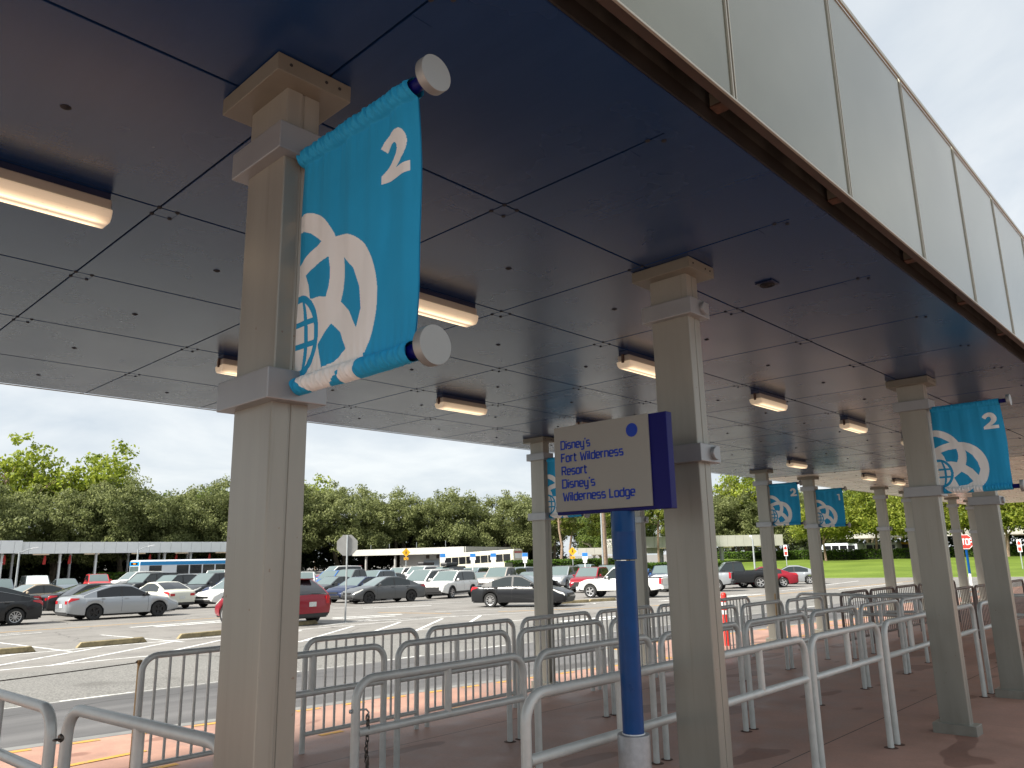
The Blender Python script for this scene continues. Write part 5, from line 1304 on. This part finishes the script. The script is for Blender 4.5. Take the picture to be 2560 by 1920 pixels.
def bus(x, y, rz, L, H, W, body, band, label, kind, tilt=0):
    root = thing('bus', (x, y, lot_z(x, y)), 0, label, 'bus'); root.rotation_euler = (0, tilt, rz)
    mb = MB(); mb.prism([(-W / 2, .35), (-W / 2, H - .22), (-W / 2 + .18, H - .03), (0, H), (W / 2 - .18, H - .03), (W / 2, H - .22), (W / 2, .35)], L, lambda u, v, d: (d - L / 2, u, v)); mb.build('body', body, root, bevel=.09)
    for s in (1, -1):
        n = 9 if kind == 'coach' else 8
        for k in range(n):
            x0 = -L / 2 + .5 + k * (L - 1.3) / n; x1 = x0 + (L - 1.3) / n - (.09 if kind == 'coach' else .14)
            if kind == 'city' and k == n - 2: continue
            mb = MB(); ys = sorted((s * (W / 2 - .02), s * (W / 2 + .012))); mb.box(x0, x1, ys[0], ys[1], H * .48, H * .80); mb.build('window', 'tinted_glass', root)
        if band:
            mb = MB(); ys = sorted((s * (W / 2 - .02), s * (W / 2 + .014))); mb.box(-L / 2 + .1, L / 2 - .05, ys[0], ys[1], H * .815, H * .94); mb.build('stripe', band, root)
        for xw in (-L * .29, L * .33):
            mb = MB(); mb.lathe([(0, -.13), (.28, -.14), (.48, -.13), (.5, -.1), (.5, .1), (0, .1)], (xw, s * (W / 2 - .14), .5), 'y', 20); mb.build('wheel', 'tyre', root)
    mb = MB(); mb.box(L / 2 - .03, L / 2 + .015, -W / 2 + .18, W / 2 - .18, H * .42, H * .78); mb.build('windscreen', 'windscreen', root)
    if band:
        mb = MB(); mb.box(L / 2 - .03, L / 2 + .018, -W / 2 + .10, W / 2 - .10, H * .80, H * .94); fb = mb.build('destination_box', band, root)
        mb = MB(); mb.box(L / 2 + .019, L / 2 + .03, -W / 2 + .35, W / 2 - .45, H * .83, H * .91); sc_ = mb.build('sign_screen', 'tinted_glass', fb)
        mb = MB(); mb.box(L / 2 + .031, L / 2 + .035, -.3, .35, H * .85, H * .89); mb.build('lit_text', 'amber', sc_)
    if kind == 'coach':
        r = MB(); r.box(-L / 2 - .018, -L / 2 + .02, -W / 2 + .25, W / 2 - .25, H * .83, H * .90); r.build('rear_band', 'bus_red', root)
        r = MB(); r.box(-L / 2 - .018, -L / 2 + .02, -W / 2 + .35, W / 2 - .35, H * .60, H * .80); r.build('rear_window', 'far_fascia', root)
        r = MB(); r.box(-L / 2 - .018, -L / 2 + .02, -W / 2 + .3, W / 2 - .6, H * .28, H * .46); r.build('engine_grille', 'paint_steel', root)
        for s in (1, -1):
            r = MB(); r.box(-L / 2 - .02, -L / 2 + .02, s * (W / 2 - .22) - .08, s * (W / 2 - .22) + .08, H * .3, H * .42); r.build('taillight', 'tail_red', root)
    return root
bus(33.0, 78.6, math.pi, 12.2, 2.75, 2.55, 'bus_white', 'bus_blue', 'white city bus with a broad blue roof stripe in front of the far shelter', 'city')
bus(71.4, 75.2, math.atan2(12.08, -2.83), 12.0, 3.0, 2.5, 'bus_cream', None, 'cream coach with dark windows before the low white building', 'coach', tilt=R_(2.2))

# ================================================================ VEGETATION
def leaf_cloud(centres, per, size, rad, seed, up=.3):
    rr = np.random.RandomState(seed)
    C_ = np.array(centres); n = len(C_) * per
    rad_ = np.repeat(np.array([rad] * len(C_)) * rr.uniform(.6, 1.35, len(C_)), per)
    d = rr.normal(size=(n, 3)); d /= np.linalg.norm(d, axis=1)[:, None]
    p = np.repeat(C_, per, 0) + d * (rad_ * rr.uniform(.15, 1, n) ** .5)[:, None] * np.array([1, 1, .72])
    nrm = rr.normal(size=(n, 3)) * .8 + d * .7; nrm[:, 2] += up; nrm /= np.linalg.norm(nrm, axis=1)[:, None]
    a = np.cross(nrm, rr.normal(size=(n, 3))); a /= np.linalg.norm(a, axis=1)[:, None] + 1e-9; b_ = np.cross(nrm, a)
    s = size * rr.uniform(.55, 1.3, n); a *= (s * .62)[:, None]; b_ *= (s * .36)[:, None]
    v = np.stack([p - a, p - b_, p + a, p + b_], 1).reshape(-1, 3)
    return v
def cloud_mesh(name, v, m):
    n = len(v) // 4
    me = bpy.data.meshes.new(name); me.vertices.add(len(v)); me.vertices.foreach_set('co', v.astype(np.float32).ravel())
    me.loops.add(n * 4); me.loops.foreach_set('vertex_index', np.arange(n * 4, dtype=np.int32)); me.polygons.add(n); me.polygons.foreach_set('loop_start', np.arange(0, n * 4, 4, dtype=np.int32)); me.polygons.foreach_set('loop_total', np.full(n, 4, np.int32))
    me.materials.append(M[m]); me.update(); me.validate(); return me
def branches(mb, p, d, L, r, depth, rr, ends, spread=.6, lean=.15):
    pts = [Vector(p)]; dd = Vector(d); n = 4
    for i in range(n):
        dd = (dd + Vector((rr.uniform(-1, 1), rr.uniform(-1, 1), rr.uniform(-.3, .6))) * lean).normalized(); pts.append(pts[-1] + dd * L / n)
    mb.tube(pts, [r * (1 - .45 * i / n) for i in range(n + 1)], 7 if depth > 1 else 5)
    if depth == 0: ends.append(pts[-1]); return
    for k in range(rr.choice((2, 3, 3))):
        a = rr.uniform(0, 6.28); q = Vector((math.cos(a), math.sin(a), rr.uniform(-.1, .6))) * spread
        branches(mb, pts[-1] - dd * rr.uniform(0, .25) * L, (dd + q).normalized(), L * rr.uniform(.6, .8), r * .55, depth - 1, rr, ends, spread, lean)
def oak_mesh(seed, lm, H=11.5, R=6.5, leaves=15000, size=.26, low=.22, trunk_h=2.2, open_=0.0, r0=.38, single=False):
    rr = random.Random(seed); mb = MB(); ends = []
    if single: branches(mb, (0, 0, -.6), Vector((.03, .02, 1)).normalized(), trunk_h + .6, r0, 3, rr, ends, .75, .10)
    for k in range(0 if single else rr.choice((2, 3))):
        a = rr.uniform(0, 6.28); branches(mb, (0.25 * math.cos(a), .25 * math.sin(a), -.6), Vector((.28 * math.cos(a), .28 * math.sin(a), 1)).normalized(), trunk_h + .6, r0 * rr.uniform(.7, 1), 3, rr, ends, .8, .22)
    cen = []
    nl = 17
    lobes = []
    for k in range(nl):
        a = k * 2.4 + rr.uniform(-.3, .3); q = math.sqrt((k + .5) / nl) * R * .72
        hz = H * (1 - .42 * (q / R) ** 1.6) * rr.uniform(.82, 1.0) - 2.0
        lobes.append((q * math.cos(a), q * math.sin(a), hz, rr.uniform(1.4, 2.3)))
        if rr.random() < .8: lobes.append((q * 1.15 * math.cos(a + .5), q * 1.15 * math.sin(a + .5), max(H * low + 1.0, hz - rr.uniform(2.5, 4.5)), rr.uniform(1.2, 2.0)))
    for (x, y, z, r) in lobes:
        for _ in range(int(13 * (1 - open_))):
            d = Vector((rr.gauss(0, 1), rr.gauss(0, 1), rr.gauss(0, .8))).normalized() * r * rr.uniform(.55, 1.05); cen.append((x + d.x, y + d.y, max(z + d.z, H * low)))
    cen += [tuple(e_) for e_ in ends if e_.z < H]
    per = max(10, leaves // len(cen))
    return mb, leaf_cloud(cen, per, size, .85, seed)
def pine_mesh(seed, H=15, size=.3):
    rr = random.Random(seed); mb = MB(); pts = [Vector((rr.uniform(-.1, .1) * i, rr.uniform(-.1, .1) * i, -.5 + (H + .5) * i / 7)) for i in range(8)]
    mb.tube(pts, [.22 - .022 * i for i in range(8)], 7); cen = []
    for k in range(34):
        z = H * rr.uniform(.38, 1.0); a = rr.uniform(0, 6.28); l = (1.1 - z / H) * 3.2 + .5; q = Vector((l * math.cos(a), l * math.sin(a), z + rr.uniform(-.2, .5)))
        base = Vector((0, 0, z - .3)); mb.tube([base, base.lerp(q, .6) + Vector((0, 0, .1)), q], [.05, .03, .015], 5)
        for t_ in (.55, .8, 1.0): p = base.lerp(q, t_); cen.append((p.x, p.y, p.z))
    return mb, leaf_cloud(cen, 70, size, .62, seed)
TREE = {}
def tree_proto(key, fn, lm, bark):
    mb, v = fn(); t_ = mb.build('trunk', bark, smooth=True); tm = t_.data; bpy.data.objects.remove(t_)
    TREE[key] = (tm, cloud_mesh('crown', v, lm))
for k in range(3): tree_proto('oak%d' % k, lambda k=k: oak_mesh(31 + k, None, H=11.5, R=6.6, leaves=42000, size=.21, low=.20), 'leaf_oak', 'bark')
for k in range(2): tree_proto('lime%d' % k, lambda k=k: oak_mesh(51 + k, None, H=16.5, R=4.0, leaves=5200, size=.36, low=.5, trunk_h=5.0, open_=.6, r0=.24, single=True), 'leaf_lime', 'pale_bark')
for k in range(2): tree_proto('mid%d' % k, lambda k=k: oak_mesh(61 + k, None, H=12.5, R=4.8, leaves=18000, size=.28, low=.25, trunk_h=2.4, open_=.2, r0=.3), 'leaf_mid', 'bark')
for k in range(2): tree_proto('autumn%d' % k, lambda k=k: oak_mesh(71 + k, None, H=10.5, R=4.6, leaves=14000, size=.27, low=.32, trunk_h=3.2, open_=.2, r0=.2, single=True), 'leaf_autumn', 'pale_bark')
tree_proto('pine0', lambda: pine_mesh(81), 'leaf_pine', 'pale_bark'); tree_proto('pine1', lambda: pine_mesh(82, 13), 'leaf_pine', 'pale_bark')
def tree(key, x, y, s, rz, label, name, group, z=None, sz=1.0):
    r = thing(name, (x, y, lot_z(x, y) if z is None else z), rz, label, 'tree', group); r.scale = (s, s, s * sz)
    for n_, me in zip(('trunk', 'crown'), TREE[key]):
        o = bpy.data.objects.new(n_, me); COL.objects.link(o); o.parent = r
    return r
oakg = 'live oaks along the far side of the car park'
NUM = ('first', 'second', 'third', 'fourth', 'fifth', 'sixth', 'seventh', 'eighth', 'ninth', 'tenth', 'eleventh', 'twelfth')
for i, (x, y, s) in enumerate(((1, 101, 1.0), (10, 103, .95), (18.5, 101, 1.08), (26.5, 103.5, 1.0), (34, 101.5, 1.1), (41.5, 103, 1.02), (48.5, 100, 1.05))):
    tree('oak%d' % (i % 3), x, y, s * 1.06, i * 1.3, 'dense olive-green oak behind the far shelter, %s from the left' % NUM[i], 'oak_tree', oakg, sz=1.12)
for i, (x, y, s) in enumerate(((62, 131, 1.5), (71, 126.5, 1.62), (80.5, 122, 1.48), (89, 115.5, 1.36), (97, 108, 1.38), (104, 100.5, 1.3), (109.5, 94, 1.28))):
    tree('oak%d' % ((i + 1) % 3), x, y, s * 1.07, i * 2.1 + .5, 'dense spreading oak behind the low white building, %s from the left' % NUM[i], 'oak_tree', oakg)
for i, (x, y, s, k) in enumerate(((24.5, 110, 1.24, 0), (20.5, 113, 1.1, 1), (33.0, 108.5, 1.27, 1), (36.5, 112, .98, 0), (78, 140, 1.42, 0), (84, 136, 1.3, 1))):
    tree('lime%d' % k, x, y, s, i * 1.7, ('tall loose yellow-green tree at the far left above the oaks', 'tall yellow-green tree behind the leftmost one', 'tallest thin yellow-green tree with a tuft at its top', 'yellow-green tree between the two tallest', 'yellow-green crown right of the nearest column above the oaks', 'smaller yellow-green crown peeping over the oaks')[i], 'deciduous_tree', 'tall yellow-green trees behind the oaks')
for i, (x, y, s, k) in enumerate(((37.5, 110, 1.1, 0), (42.5, 111, 1.02, 1), (47.5, 111, 1.1, 0), (10, 110, 1.15, 1), (53, 104, 1.1, 0))):
    tree('mid%d' % k, x, y, s * 1.08, i * 2.3, 'mid-green tree rising behind the oaks, %s of the group' % NUM[i], 'deciduous_tree', 'mid-green trees behind the oaks')
for i, (x, y, s, k) in enumerate(((77.5, 66.0, .95, 0), (81.5, 67.5, 1.0, 1), (83.0, 62.5, .85, 0), (87.0, 62.0, 1.0, 1), (90.5, 59.0, .9, 0), (93, 66, 1.0, 0), (96, 58, .95, 1))):
    tree('pine%d' % k, x, y, s, i * 1.1, 'thin pine with yellow-green tufts by the hedge, %s from the left' % NUM[i], 'pine_tree', 'pines behind the clipped hedge')
for i, (x, y, s) in enumerate(((100, 70, .9), (106, 80, .95), (112, 78, .9))):
    tree('mid%d' % (i % 2), x, y, s * 1.1, i, 'green tree filling the gap behind the pines, %s from the left' % NUM[i], 'deciduous_tree', 'green trees behind the pines')
mb = MB(); mb.tube([(0, 0, -.5), (.05, .05, 5), (-.1, 0, 10), (.1, 0, 16)], [.36, .30, .27, .24], 10)
bt = thing('bare_trunk', (68.1, 51.6, lot_z(68, 51)), 0, 'tall bare reddish trunk left of the blue sign pole', 'tree'); mb.build('trunk', 'pale_bark', bt, smooth=True)
for i, (x, y, s, k) in enumerate(((122, 72, 1.05, 'oak0'), (130, 68, 1.15, 'oak1'), (137, 62, 1.1, 'oak2'), (145, 57, 1.1, 'oak0'), (141, 72, 1.1, 'oak2'), (132, 67, 1.05, 'lime0'))):
    tree(k, x, y, s * 1.15, i * 1.9, 'oak crown above the white canopy by the lawn, %s from the left' % NUM[i] if k[0] == 'o' else 'tall loose pale tree behind the white canopy', 'oak_tree' if k[0] == 'o' else 'deciduous_tree', 'trees above the white canopy', z=.3)
for i, (x, y, s) in enumerate(((108, 42.5, 1.0), (112, 37, 1.12), (109, 31, 1.0), (113, 26, 1.15), (110, 20.5, 1.05), (112, 15, 1.1), (109, 9.5, 1.0), (113, 4, 1.1), (110, -2, 1.05))):
    tree('autumn%d' % (i % 2), x, y, s * 1.05, i * 2.7, 'lawn tree turning yellow by the long hedge, %s from the left' % NUM[i], 'deciduous_tree', 'yellowing trees on the lawn', z=lawn_z(x, y) - .05)
for i, (x, y, s) in enumerate(((140, 47, 1.2), (146, 38, 1.25), (150, 29, 1.2), (148, 20, 1.3), (152, 11, 1.2), (150, 1, 1.3), (147, -8, 1.2), (158, 42, 1.4), (162, 24, 1.4), (162, 6, 1.4))):
    tree('mid%d' % (i % 2), x, y, s * 1.15, i * 1.3, 'dark green background tree beyond the long hedge, %s from the left' % NUM[i], 'deciduous_tree', 'background trees beyond the lawn', z=.6)

def hedge(p0, p1, w_, h, z, label, seed, n=None):
    p0, p1 = Vector(p0), Vector(p1); L = (p1 - p0).length; rr = np.random.RandomState(seed); n = n or int(L * 160 * h)
    d = (p1 - p0).normalized(); nn = Vector((-d.y, d.x))
    s = rr.uniform(0, L, n); face = rr.uniform(0, 1, n); a = np.where(face < .45, -w_ / 2, np.where(face < .6, w_ / 2, rr.uniform(-w_ / 2, w_ / 2, n))) ; hz = np.where(face < .6, rr.uniform(0, h, n), h)
    a = a + rr.normal(0, .05, n); hz = hz + rr.normal(0, .05, n)
    P_ = np.stack([d.x * s + nn.x * a, d.y * s + nn.y * a, hz], 1)
    nrm = rr.normal(size=(n, 3)); nrm[:, 2] += .5; nrm /= np.linalg.norm(nrm, axis=1)[:, None]
    u = np.cross(nrm, rr.normal(size=(n, 3))); u /= np.linalg.norm(u, axis=1)[:, None]; v2 = np.cross(nrm, u); sz = rr.uniform(.10, .2, n)[:, None]
    v = np.stack([P_ - u * sz, P_ - v2 * sz * .6, P_ + u * sz, P_ + v2 * sz * .6], 1).reshape(-1, 3)
    root = thing('hedge', (p0.x, p0.y, z), 0, label, 'hedge', 'clipped hedges')
    o = bpy.data.objects.new('foliage', cloud_mesh('foliage', v, 'leaf_hedge')); COL.objects.link(o); o.parent = root
    mb = MB(); q = w_ / 2 - .12
    c = [(-nn * q), (d * L - nn * q), (d * L + nn * q), (nn * q)]
    mb.add([(k.x, k.y, zz) for zz in (-.4, h - .12) for k in c], [(0, 3, 2, 1), (4, 5, 6, 7), (0, 1, 5, 4), (1, 2, 6, 5), (2, 3, 7, 6), (3, 0, 4, 7)]); mb.build('inner_twigs', 'soil', root)
hedge((111.5, 62), (113.5, -18), 1.5, 1.15, .52, 'long low clipped hedge along the top of the lawn', 3)
hedge((76, 53.5), (92, 49), 1.6, 1.5, lot_z(80, 52) + .05, 'clipped hedge right of the blue sign pole, behind the parked cars', 6)
hedge((60, 59), (74, 55), 2.0, 2.0, lot_z(66, 57), 'taller clipped hedge between the coach and the yellow crossing sign', 4)
hedge((27.5, 92), (47, 84), 1.6, 1.3, lot_z(36, 88), 'low rough hedge beneath the oaks right of the nearest column', 5)
# undergrowth behind the far shelter: one dark mass nobody could count
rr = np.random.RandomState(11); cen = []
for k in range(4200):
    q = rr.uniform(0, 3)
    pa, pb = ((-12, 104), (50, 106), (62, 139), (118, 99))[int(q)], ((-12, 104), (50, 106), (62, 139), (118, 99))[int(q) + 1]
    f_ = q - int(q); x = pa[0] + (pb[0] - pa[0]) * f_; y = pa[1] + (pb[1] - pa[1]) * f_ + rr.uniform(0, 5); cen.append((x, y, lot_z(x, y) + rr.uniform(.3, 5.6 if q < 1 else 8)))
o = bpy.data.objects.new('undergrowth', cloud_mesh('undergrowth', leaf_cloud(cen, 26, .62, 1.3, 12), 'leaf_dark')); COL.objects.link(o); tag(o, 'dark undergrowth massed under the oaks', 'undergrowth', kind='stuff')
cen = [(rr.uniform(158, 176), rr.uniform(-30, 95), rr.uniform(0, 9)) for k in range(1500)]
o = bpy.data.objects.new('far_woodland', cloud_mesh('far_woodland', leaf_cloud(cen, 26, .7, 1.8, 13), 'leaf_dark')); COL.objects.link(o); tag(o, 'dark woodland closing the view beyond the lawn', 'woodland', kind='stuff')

# canopies and vehicles beyond the hedge
def canopy_far(a, b_, zb, zt, depth, label, posts):
    a, b_ = Vector(a), Vector(b_); d = (b_ - a); L = d.length; ang = math.atan2(d.y, d.x)
    far_shelter(0, L, 0, depth, zb, zt, [(L * q, 1.5 if i % 2 else 4.5) for i, q in enumerate(posts)], label, mats=('bldg_white', 'far_dark'), ang=ang, origin=(a.x, a.y), pole_r=.35)
canopy_far((92.0, 62.0), (107.5, 48.4), 2.55, 4.15, 6, 'white panelled canopy beyond the lawn left of the banner 2 column', (.25, .5, .62))
canopy_far((88.0, 71.5), (95.5, 62.0), 1.75, 2.75, 5, 'grey canopy with lit lamps behind the pines', (.2, .5, .8))
canopy_far((95.0, 72.3), (99.0, 60.0), 2.75, 4.1, 5, 'white canopy beside the bare trunk', (.3, .7))
canopy_far((119, 44), (126, 5), 3.4, 4.6, 6, 'white canopy half hidden by the yellowing lawn trees', (.1, .3, .5, .7, .9))
def shuttle(x, y, rz, L, body, label):
    root = thing('shuttle_van', (x, y, .35), rz, label, 'van', 'vans parked beyond the long hedge')
    mb = MB(); mb.prism([(0, .3), (0, 2.2), (.15, 2.4), (L * .8, 2.4), (L * .88, 2.2), (L * .93, 1.3), (L, 1.15), (L, .3)], 2.1, lambda u, v, d: (u - L / 2, d - 1.05, v)); mb.build('body', body, root, bevel=.06)
    for s in (1, -1):
        for k in range(4):
            mb = MB(); ys = sorted((s * 1.03, s * 1.065)); mb.box(-L / 2 + .35 + k * L * .2, -L / 2 + .2 + (k + 1) * L * .2, ys[0], ys[1], 1.45, 2.05); mb.build('window', 'tinted_glass', root)
        for xw in (-L * .3, L * .3):
            mb = MB(); mb.lathe([(0, -.12), (.36, -.12), (.38, 0), (.36, .1), (0, .1)], (xw, s * .95, .38), 'y', 14); mb.build('wheel', 'tyre', root)
shuttle(121.5, 45.5, 1.45, 6.5, 'bus_white', 'white van roof showing above the hedge, left one'); shuttle(123, 39.8, 1.5, 5.5, 'paint_white', 'white van roof showing above the hedge, beside the yellow one'); shuttle(124.5, 36.2, 1.45, 6.0, 'bus_yellow', 'yellow van showing above the hedge')
